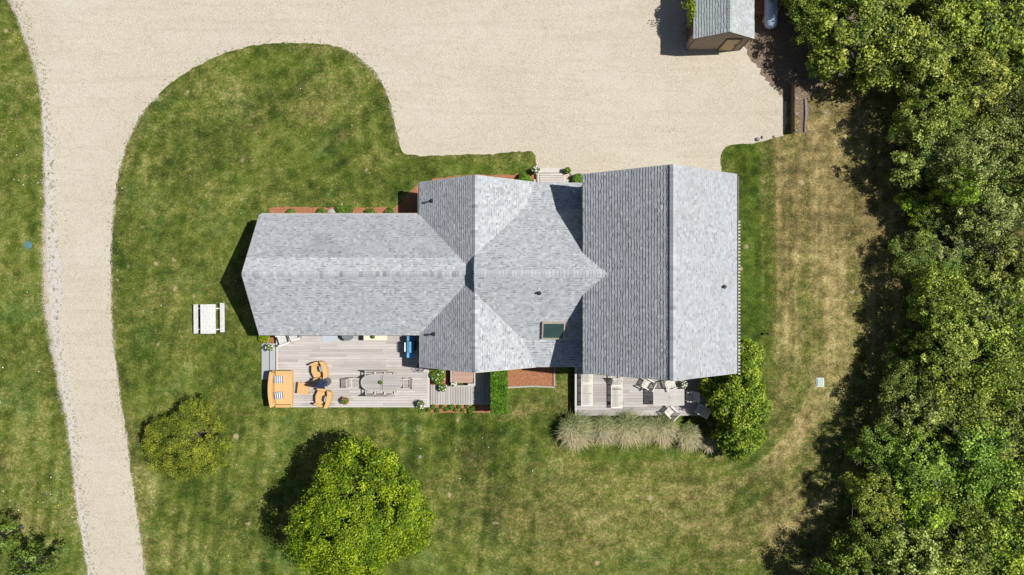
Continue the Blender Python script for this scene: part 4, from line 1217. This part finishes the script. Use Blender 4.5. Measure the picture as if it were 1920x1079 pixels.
# ornamental grasses
def orn_grass(label, r, hgt, nb, seed):
    t = thing('ornamental_grass', label, 'ornamental grass', (0, 0, 0), 0, 'ornamental grasses along the deck')
    rng = np.random.RandomState(seed); seg = 5
    az = rng.rand(nb) * 2 * np.pi; sp_ = rng.rand(nb) ** .6 * r * 1.05; hh = hgt * (.75 + .35 * rng.rand(nb)); b0 = rng.randn(nb, 2) * r * .22
    # blades lean together to the lower right
    dx = np.cos(az) * sp_ + .20; dy = np.sin(az) * sp_ - .28; wdt = .014 + .01 * rng.rand(nb)
    V = np.zeros((nb, seg + 1, 2, 3)); pn = unit(np.stack([-dy, dx, 0 * dx], 1) + 1e-5)
    for i in range(seg + 1):
        s = i / seg; x = b0[:, 0] + dx * s ** 1.6; y = b0[:, 1] + dy * s ** 1.6; z = hh * (np.sin(s * 2.2) / np.sin(1.57)) * .92
        wd = wdt * (1 - .8 * s); c = np.stack([x, y, z], 1)
        V[:, i, 0] = c - pn * wd[:, None]; V[:, i, 1] = c + pn * wd[:, None]
    base = (np.arange(nb) * (seg + 1) * 2)[:, None]; F = []
    for i in range(seg): F.append(np.stack([base[:, 0] + i * 2, base[:, 0] + i * 2 + 1, base[:, 0] + i * 2 + 3, base[:, 0] + i * 2 + 2], 1))
    F = np.stack(F, 1).reshape(-1, 4)
    tan_ = np.clip(.30 + .42 * (-dy / r) + .27 * rng.randn(nb), 0, 1)
    va = np.clip(tan_[:, None] + np.linspace(-.15, .2, seg)[None, :], 0, 1).reshape(-1)
    np_obj('blades', V.reshape(-1, 3), F, va, M['blade'], t); return t
gl = [(1082, 815, 1.12, 'largest pale ornamental grass clump at the west end of the row'), (1134, 812, .95, 'second ornamental grass clump from the west end'), (1178, 810, 1.05, 'third ornamental grass clump from the west end'),
      (1212, 812, .85, 'fourth ornamental grass clump with green stalks showing through'), (1244, 812, .95, 'fifth ornamental grass clump below the diagonal chair'), (1292, 826, .85, 'sparse ornamental grass clump shaded by the bush'), (1330, 838, .6, 'smallest wispy grass clump at the foot of the bush')]
for i, (x, y, r, lab) in enumerate(gl):
    t = orn_grass(lab, r, 1.15 * r ** .3, int(2000 * r * r), 60 + i); p = P(x - 6, y - 14, .6); t.location = (p.x, p.y, 0)
shrub(1262, 800, .5, .8, 'fresh green leafy plant between the last grasses and the deck', 'leaf_hedge', 900, .06, 38)
shrub(1290, 803, .45, .7, 'low green shrub in shade below the diagonal chair', 'leaf_hedge', 600, .06, 39)

# ------------------------------------------------------------------ trees
def limbs(mb, hgt, rad, rng, n=7, r0=.14, z0=.35, spread=.75):
    lean = rng.randn(2) * .15
    mb.tube([(0, 0, -.1), (lean[0] * .5, lean[1] * .5, hgt * z0), (lean[0], lean[1], hgt * .75)], [r0 * 1.25, r0, r0 * .35], 8)
    tips = []
    for k in range(n):
        az = 2 * math.pi * (k + rng.rand() * .6) / n; zs = hgt * (z0 + .3 * rng.rand()); zt = hgt * (.55 + .33 * rng.rand()); rr = rad * (spread - .25 * rng.rand())
        m = (rr * .45 * math.cos(az + .2), rr * .45 * math.sin(az + .2), zs + (zt - zs) * .6); e = (rr * math.cos(az), rr * math.sin(az), zt)
        mb.tube([(lean[0] * .6, lean[1] * .6, zs), m, e], [r0 * .45, r0 * .28, r0 * .1], 6); tips.append(e)
        for q in range(3):
            a2 = az + rng.randn() * .6; l2 = rad * .35; mb.tube([m if q else e, (m[0] + l2 * math.cos(a2), m[1] + l2 * math.sin(a2), m[2] + hgt * .15)], [r0 * .16, r0 * .05], 5)
def tree_mesh(t, rad, hgt, zlow, nclump, per, leaf, mat, seed, cr=.5, lump=.25, core=.5, asp=.6, updir=.5, flatvar=.5):
    rng = np.random.RandomState(seed)
    zc = (hgt + zlow) / 2; rz = (hgt - zlow) / 2
    d = unit(rng.randn(nclump * 2, 3)); d = d[d[:, 2] > -.45][:nclump]; n = len(d)
    ld = unit(rng.randn(12, 3) * [1, 1, .7] + [0, 0, .3]); m = np.zeros(n)
    for q in ld: m = np.maximum(m, np.clip(d @ q, 0, 1) ** 4)
    r = (1 - lump + lump * 1.3 * m) * (core + (1 - core) * rng.rand(n) ** .45)
    cc = d * r[:, None] * [rad - cr * .5, rad - cr * .5, rz - cr * .4] + [0, 0, zc]
    tone = np.clip(.45 + .22 * rng.randn(n), 0, 1)
    cen = np.repeat(cc, per, 0); off = unit(rng.randn(len(cen), 3)) * (rng.rand(len(cen), 1) ** .5) * cr * np.repeat(.6 + .7 * rng.rand(n), per)[:, None]
    off[:, 2] *= .6
    p = cen + off
    nr = unit(off * .6 / cr + rng.randn(len(p), 3) * .6 + [0, 0, updir] + unit(cen - [0, 0, zc]) * .4)
    v, f = leaves(p, nr, leaf, rng, asp)
    va = np.clip(np.repeat(tone, per) + .22 * rng.randn(len(p)), 0, 1)
    np_obj('crown', v, f, va, mat, t)
    mb = MB(); limbs(mb, hgt * .9, rad * .85, rng, 8, .05 * rad + .03, zlow / hgt * .6); mb.build('trunk', M['bark'], t)

p = P(676, 966, 3.6)
t = thing('tree', 'large round lime green tree on the lawn below the house', 'tree', (p.x, p.y, 0))
tree_mesh(t, 4.5, 7.0, .8, 860, 105, .066, M['leaf_lime'], 3, .48, .36, .59)

def fine_tree(): pass
p = P(355, 825, 1.6)
t = thing('shrub_tree', 'airy olive green small tree near the drive on the left lawn', 'tree', (p.x + .1, p.y + .1, 0))
tree_mesh(t, 2.75, 3.5, .10, 760, 85, .047, M['leaf_shrub'], 14, .33, .42, .58, .45)

# right hand bush group by the east deck
for (x, y, r, h_, lab, s) in ((1390, 700, 1.35, 3.9, 'upper lobe bush rising behind the garage roof corner', 21), (1390, 757, 1.95, 4.2, 'widest glossy green bush shading the east deck', 22), (1387, 822, 1.45, 3.2, 'lower bright bush at the foot of the grasses', 23), (1398, 664, 1.05, 3.0, 'topmost bush lobe against the east wall of the garage wing', 25), (1340, 728, .95, 2.6, 'loose leafy bush overhanging the deck under the eave', 24)):
    p = P(x, y, h_ * .55); t = thing('bush', lab, 'bush', (p.x, p.y, 0), 0, 'bushes at the end of the east deck')
    tree_mesh(t, r * 1.05, h_, .1, int(110 * r * r), 60, .07, M['leaf_bush'], s, .34, .42, .5)

# woodland variants
variants = []
for k, (rad, hgt, ncl, per, lf, cr, lump) in enumerate(((2.5, 5.5, 220, 62, .068, .36, .56), (2.5, 5.5, 200, 70, .064, .40, .62), (2.5, 5.5, 190, 64, .076, .34, .64), (2.5, 5.5, 250, 60, .064, .40, .52))):
    t = thing('woodland_tree', 'x', 'tree', (0, 0, 0), 0, 'woodland trees right of the lawn')
    tree_mesh(t, rad, hgt, .5, ncl, per, lf, M['leaf_wood'], 100 + k, cr, lump, .5)
    mb = MB(); rng = np.random.RandomState(200 + k)
    for q in range(14):
        az = rng.rand() * 6.3; rr = rad * rng.rand() ** .5; x0, y0 = rr * math.cos(az), rr * math.sin(az)
        zt = .5 + (hgt - .3) * math.sqrt(max(.1, 1 - (rr / rad) ** 2 * .8)); pt = Vector((x0 * .7, y0 * .7, zt * .6)); e = Vector((x0, y0, zt * 1.0))
        mb.tube([pt, e], [.035, .015], 5); mb.tube([pt.lerp(e, .6), e + Vector((rng.randn() * .3, rng.randn() * .3, .05))], [.018, .008], 4)
    tag(mb.build('bare_twigs', M['greybark'], t), kind='stuff')
    variants.append(t)
first = {}
# (px, py, radius px, height, tint, words)
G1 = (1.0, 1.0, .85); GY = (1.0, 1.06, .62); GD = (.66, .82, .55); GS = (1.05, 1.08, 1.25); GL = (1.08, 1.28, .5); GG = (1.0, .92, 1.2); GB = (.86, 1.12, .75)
wood = [
 (1540, 30, 48, 3.6, GD, 'dark ivy-green tree crown just right of the white tank'),
 (1628, 62, 84, 5.6, GY, 'broad yellow-green tree at the top of the frame right of the tank'),
 (1546, 112, 32, 2.4, GB, 'small bright green tree above the brown litter ground'),
 (1600, 20, 50, 5.0, G1, 'mid green tree at the top frame edge beside the broad yellow-green one'),
 (1755, 85, 72, 5.4, G1, 'green tree with deep gaps near the top, left of the corner tree'),
 (1862, 50, 82, 5.8, GY, 'large tree filling the top right corner'),
 (1745, 205, 58, 5.0, G1, 'green tree below the black gap near the top of the wood'),
 (1835, 165, 70, 5.6, G1, 'rounded green tree second from the top on the right side'),
 (1912, 240, 60, 5.4, GS, 'pale grey-green tree on the frame edge in the upper wood'),
 (1738, 290, 58, 4.6, GS, 'pale sage tree at the lawn edge beside the first long shadow'),
 (1812, 300, 62, 5.5, GS, 'sage tree with bleached leaves in the upper wood interior'),
 (1893, 335, 56, 5.3, G1, 'green tree on the frame edge below the pale grey-green tree'),
 (1800, 348, 38, 5.6, GL, 'small brilliant lime crown in the middle of the upper wood'),
 (1712, 382, 24, 2.6, GL, 'tiny lime sapling at the lawn edge of the wood'),
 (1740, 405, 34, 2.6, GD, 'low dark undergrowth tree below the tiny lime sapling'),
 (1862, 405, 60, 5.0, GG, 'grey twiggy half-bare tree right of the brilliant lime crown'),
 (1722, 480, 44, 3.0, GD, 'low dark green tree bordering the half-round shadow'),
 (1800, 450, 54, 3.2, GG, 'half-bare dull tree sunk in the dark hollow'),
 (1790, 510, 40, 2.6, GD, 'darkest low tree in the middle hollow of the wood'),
 (1890, 490, 56, 4.2, GG, 'brownish green tree at the frame edge level with the hollow'),
 (1762, 560, 56, 4.8, GY, 'yellow-green tree below the hollow at the lawn edge'),
 (1848, 578, 68, 5.5, G1, 'green tree right of the yellow-green one below the hollow'),
 (1918, 610, 62, 5.5, GY, 'olive tree on the frame edge in mid wood'),
 (1795, 650, 62, 5.0, G1, 'mid green tree level with the pale utility lid, inner side'),
 (1872, 680, 70, 5.6, GY, 'wide olive-yellow tree at mid right'),
 (1715, 655, 34, 2.6, GD, 'low shaded tree at the lawn edge above the two-lobed shadow'),
 (1700, 712, 42, 3.2, GD, 'dark low tree at the lawn edge opposite the pale utility lid'),
 (1712, 770, 52, 4.6, GS, 'pale speckled tree at the lawn edge below the dark low one'),
 (1800, 775, 66, 5.5, GY, 'full olive tree in the lower interior'),
 (1888, 790, 64, 5.5, G1, 'green tree on the frame edge in the lower wood'),
 (1652, 850, 46, 3.8, GD, 'dark green tree at the lawn edge in the lower wood'),
 (1738, 865, 66, 5.0, GB, 'fresh green tree in the lower wood beside the dark edge tree'),
 (1838, 862, 72, 6.0, GB, 'broad bright green crown in the lower right'),
 (1915, 905, 58, 5.5, GY, 'olive tree clipped by the frame in the lower right'),
 (1640, 932, 48, 4.2, G1, 'green tree at the lawn edge above the big bottom shadow'),
 (1712, 960, 58, 4.8, GL, 'lime-tipped tree near the bottom of the wood'),
 (1800, 962, 68, 5.5, GY, 'yellowish tree near the bottom, inner side'),
 (1880, 990, 68, 6.0, GL, 'strong yellow-lime tree near the bottom right corner'),
 (1645, 1012, 46, 4.6, GD, 'dark leafy tree just above the pale crown at the bottom'),
 (1722, 1052, 74, 6.0, GS, 'large pale sage crown at the bottom frame edge'),
 (1815, 1068, 66, 6.0, G1, 'green tree on the bottom frame edge right of the sage crown'),
 (1905, 1085, 64, 6.0, GL, 'lime tree in the bottom right corner'),
 (1610, 1095, 62, 5.4, GD, 'dark tree on the bottom frame edge casting the big shadow'),
]
offf = [(1985, y, 66, 5.6, G1, None) for y in (-20, 110, 240, 370, 500, 640, 780, 920, 1060)] + [(x, -75, 66, 5.6, G1, None) for x in (1560, 1680, 1800, 1920)] + [(x, 1170, 70, 5.8, G1, None) for x in (1660, 1780, 1900)] + [(x, -20, 40, 4.2, GD, None) for x in (1500,)]
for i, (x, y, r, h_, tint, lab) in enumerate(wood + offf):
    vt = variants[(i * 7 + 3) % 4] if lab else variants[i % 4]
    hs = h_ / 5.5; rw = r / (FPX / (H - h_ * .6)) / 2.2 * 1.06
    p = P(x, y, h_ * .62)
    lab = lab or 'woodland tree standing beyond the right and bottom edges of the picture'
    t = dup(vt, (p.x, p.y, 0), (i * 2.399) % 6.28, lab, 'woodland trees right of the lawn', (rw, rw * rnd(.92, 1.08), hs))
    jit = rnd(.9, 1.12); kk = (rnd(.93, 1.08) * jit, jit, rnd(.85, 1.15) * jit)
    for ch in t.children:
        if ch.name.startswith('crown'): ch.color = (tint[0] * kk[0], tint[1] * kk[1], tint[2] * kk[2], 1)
for vt in variants:
    for ch in list(vt.children): bpy.data.objects.remove(ch)
    bpy.data.objects.remove(vt)

# bottom-left trees
for (x, y, r, h_, lab, s) in ((62, 1062, 1.7, 4.2, 'small bright leafy tree at the bottom left corner beside the drive', 300), (-22, 1020, 1.8, 5.0, 'tree mostly outside the left frame edge in the bottom left corner', 301)):
    p = P(x, y, h_ * .6); t = thing('tree', lab, 'tree', (p.x, p.y, 0))
    tree_mesh(t, r, h_, .8, 75, 50, .07, M['leaf_wood'], s, .34, .62, .4)
    for ch in t.children: ch.color = (.48, .60, .40, 1)

# ------------------------------------------------------------------ shed
sh = thing('shed', 'small brown shingled shed with grey gable roof on the gravel at the top', 'shed')
def gw(ridge, hw, ze, zr, a0, a1):
    mb = MB(); sec = [(-hw, 0), (hw, 0), (hw, ze), (0, zr), (-hw, ze)]; vs = [(ridge + o, a, z) for a in (a0, a1) for o, z in sec]
    mb.add(vs, [(0, 1, 2, 3, 4), (9, 8, 7, 6, 5)] + [(i, (i + 1) % 5, 5 + (i + 1) % 5, 5 + i) for i in range(5)]); return mb.build('wall', M['shedwall'], sh)
SX = 13.45
gw(SX, 1.80, 2.28, 3.42, 15.90, 21.2)
profS = [(1.92, 2.36), (0, 3.56)]
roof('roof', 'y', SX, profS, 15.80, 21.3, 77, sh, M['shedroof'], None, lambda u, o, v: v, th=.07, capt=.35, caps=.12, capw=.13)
mb = MB()
for s in (-1, 1):
    mb.bar((SX + s * 1.95, 15.785, 2.30), (SX, 15.785, 3.50), .03, .11)
    mb.box((SX + s * 1.76, 15.885, 1.14), (.09, .025, 2.28))
mb.build('corner_board', M['dtrim'], sh)
mb = MB(); mb.box((14.22, 15.875, 1.02), (.86, .05, 1.98)); dr_ = mb.build('door', M['door'], sh)
mb = MB()
for s in (-1, 1): mb.box((14.22 + s * .48, 15.87, 1.04), (.10, .06, 2.08))
mb.box((14.22, 15.87, 2.07), (1.06, .065, .10)); mb.build('door_frame', M['dtrim'], dr_)
mb = MB(); mb.tube([(14.57, 15.85, 1.0), (14.57, 15.79, 1.0)], .03, 8); mb.box((14.55, 15.845, 1.2), (.16, .02, .04)); mb.build('handle', M['black'], dr_)
tl = thing('trellis', 'dark lattice trellis fixed to the west wall of the shed', 'trellis')
mb = MB()
for k in range(6): y = 16.35 + k * .17; mb.bar((11.61, y, .3), (11.61, y, 2.2), .03, .02)
for k in range(10): z = .35 + k * .2; mb.bar((11.595, 16.3, z), (11.595, 17.25, z), .03, .02)
mb.build('lattice', M['dtrim'], tl)
vn = thing('climbing_vine', 'bright green climbing vine over the west eave of the shed', 'vine')
plant_mesh('foliage', [((11.5, 17.5, 2.1), (.28, .75, .5), 620, .3), ((11.45, 18.5, 2.2), (.3, .6, .55), 500, .3), ((11.5, 16.95, 1.9), (.2, .35, .4), 200, .3), ((11.1, 17.9, 2.4), (.5, .25, .25), 60, .3)], M['leaf_lime'], vn, 9, .06)
mb = MB()
for y in (17.0, 17.6, 18.5): mb.tube([(11.5, y, 0), (11.55, y + .1, 1.2), (11.5, y, 2.2)], [.02, .015, .008], 5)
mb.build('stems', M['bark'], vn)
p = P(1384, 90.5, .15); t = thing('bucket', 'small white bucket at the right corner of the shed front', 'bucket', (p.x, p.y, .012))
mb = MB(); mb.lathe([(.08, 0), (.10, .22), (.11, .22), (.11, .24), (.095, .24), (.09, .05)], 14); mb.build('body', M['white'], t)
mb = MB(); mb.tube([(.105 * math.cos(q), 0, .23 + .09 * math.sin(q)) for q in [math.pi * k / 10 for k in range(11)]], .006, 5); mb.build('handle', M['steel'], t)

# propane tank
a = P(1448.5, 44, .75)
tk = thing('propane_tank', 'long white propane tank lying between shed and trees', 'tank', (a.x - .1, a.y, 0))
mb = MB(); prof = []
L, r0 = 3.4, .41
vs = []; n = 24; rows = []
for k in range(7): q = math.pi / 2 * k / 6; rows.append((r0 * math.sin(q), -r0 * .8 * math.cos(q)))
for k in range(7): q = math.pi / 2 * (1 - k / 6); rows.append((r0 * math.sin(q), L + r0 * .8 * math.cos(q)))
rows[0] = (.01, rows[0][1]); rows[-1] = (.01, rows[-1][1])
for r, y in rows:
    for k in range(n): q = 2 * math.pi * k / n; vs.append((r * math.cos(q), y, .70 + r * math.sin(q)))
fs = [(i * n + k, i * n + (k + 1) % n, (i + 1) * n + (k + 1) % n, (i + 1) * n + k) for i in range(len(rows) - 1) for k in range(n)]
mb.add(vs, fs, 0, .5); mb.build('body', M['tank'], tk, True)
mb = MB(); mb.lathe([(.17, 1.08), (.17, 1.2), (.1, 1.26)], 16, (0, 1.7, 0)); mb.build('valve_dome', M['tank'], tk)
for y in (.4, 3.0): mb = MB(); mb.box((0, y, .16), (.6, .2, .32)); mb.build('saddle', M['rocklt'], tk)
a = P(1425, 12, .6)
t = thing('wooden_bin', 'reddish brown wooden bin between shed and white tank', 'bin', (a.x, a.y, 0))
mb = MB(); mb.box((0, 0, .3), (.66, .95, .58)); mb.build('body', M['brown'], t, bevel=.01)
mb = MB(); mb.box((0, -.01, .62), (.72, 1.02, .05)); mb.build('lid', M['brown'], t, bevel=.01)
t = thing('leaning_pole', 'thin pale pole lying on the litter beside the white tank', 'pole'); 
mb = MB(); A_ = P(1430, 30); B_ = P(1433, 45); mb.tube([(A_.x, A_.y, .05), (B_.x, B_.y, .05)], .03, 8); mb.build('shaft', M['rocklt'], t)

# low timber fence at the court's right edge
t = thing('timber_fence', 'low dark timber fence on the right edge of the gravel court', 'fence')
fx = P(1484, 0).x
y0, y1 = P(0, 250).y, P(0, 160).y
for k in range(4):
    mb = MB(); mb.box((fx, y0 + (y1 - y0) * k / 3, .40), (.10, .10, .80)); mb.build('post', M['timber'], t)
mb = MB()
for z in (.12, .30, .48, .66): mb.box((fx - .07, (y0 + y1) / 2, z), (.04, y1 - y0, .165))
mb.build('boards', M['dtrim'], t)
t = thing('log_edging', 'weathered pale log lying on the grass right of the timber fence', 'log')
mb = MB(); q = [P(1509, 186), P(1510, 215), P(1508, 248)]
mb.tube([(a.x, a.y, .06) for a in q], [.06, .08, .06], 8); mb.build('trunk', M['greybark'], t)

# picnic table
a = P(376, 571, .75); b = P(404.5, 626, .75)
pt = thing('picnic_table', 'white picnic table on the lawn left of the house', 'picnic table', ((a.x + b.x) / 2, (a.y + b.y) / 2, 0), R(.5))
lx, ly = (b.x - a.x) / 2, (a.y - b.y) / 2
mb = MB()
for i in range(5): mb.box((-lx + (i + .5) * 2 * lx / 5, 0, .75), (2 * lx / 5 - .008, 2 * ly, .04))
mb.build('tabletop', M['white'], pt)
for s, x in ((-1, P(367.5, 0, .45).x), (1, P(417, 0, .45).x)):
    mb = MB(); off = .07 if s > 0 else 0
    for i in (-1, 1): mb.box((x - pt.location.x + i * .075, off, .46), (.145, 2 * ly, .04))
    mb.build('bench', M['white'], pt)
for y in (-ly * .72, ly * .72):
    mb = MB(); mb.box((.04, y, .40), (1.75, .04, .09)); mb.box((0, y + .04, .70), (.9, .04, .07)); mb.build('crossbeam', M['white'], pt)
    for s in (-1, 1): mb = MB(); mb.bar((s * .30, y - .04, .70), (s * .62, y - .04, 0), .04, .10); mb.build('leg', M['white'], pt)

# lids, light, rocks
p = P(53, 460); o = MB(); o.lathe([(.26, 0), (.26, .02), (.24, .03), (.05, .032)], 28); o = o.build('manhole_lid', M['lid']); o.location = (p.x, p.y, .004); tag(o, 'round teal utility lid set in the left lawn', 'lid')
p = P(1537.5, 717); t = thing('utility_lid', 'pale rectangular utility box lid in the dry grass', 'lid', (p.x, p.y, .0))
mb = MB(); mb.box((0, 0, .04), (.42, .52, .08)); mb.build('lid', M['lidp'], t, bevel=.03)
mb = MB(); mb.box((0, 0, .02), (.50, .60, .04)); mb.build('rim', M['rocklt'], t)
p = P(1437, 626, .2); t = thing('garden_light', 'short black post light on the dry lawn right of the house', 'garden light', (p.x + .05, p.y, 0))
mb = MB(); mb.tube([(0, 0, 0), (0, 0, .38)], .03, 8); mb.build('post', M['black'], t)
mb = MB(); mb.lathe([(.06, .34), (.10, .40), (.04, .46)], 12); mb.build('lamp_head', M['black'], t)
src = None
for i, (x, y, s, lab) in enumerate(((1420, 262, 1.0, 'largest grey rock at the gravel corner near the garage'), (1429, 258, .7, 'small grey rock right of the largest rock at the gravel corner'), (1451, 257, .6, 'smallest dark rock near the foot of the timber fence'), (787, 857, .9, 'flat pinkish stone in the lawn right of the round tree'))):
    p = P(x, y)
    if src is None:
        mb = MB(); mb.lathe([(.14, 0), (.17, .06), (.12, .13), (.03, .15)], 8); src = mb.build('rock', M['rock'], None, True); o = src
    else: o = src.copy(); sc.collection.objects.link(o)
    o.location = (p.x, p.y, 0); o.scale = (s, s * .8, s if i < 3 else .4); o.rotation_euler = (0, 0, i * 1.3); tag(o, lab, 'rock', 'loose rocks')

# clover heads and dandelions scattered in the lawns
rng = np.random.RandomState(77)
def bloom(name, spots_, n, mat, label):
    pts = []
    for (x0, x1, y0, y1, k) in spots_:
        for _ in range(int(n * k)): q = P(rng.uniform(x0, x1), rng.uniform(y0, y1)); pts.append((q.x, q.y, .06))
    pts = np.array(pts); v, f = leaves(pts, unit(rng.randn(len(pts), 3) * .3 + [0, 0, 1]), .032, rng, 1.0)
    o = np_obj(name, v, f, rng.rand(len(f)), mat); tag(o, label, 'flowers', kind='stuff')
bloom('clover', [(0, 150, 880, 1020, .3), (210, 1000, 780, 1070, .4), (0, 80, 200, 800, .15), (220, 700, 120, 600, .15)], 120, M['flw'], 'tiny white clover heads dotted over the lawns')
bloom('dandelions', [(0, 130, 880, 1060, .7), (0, 80, 60, 300, .3)], 50, basic('yellow_petals', (.75, .65, .03), .7), 'tiny yellow dandelions in the lower left lawn')
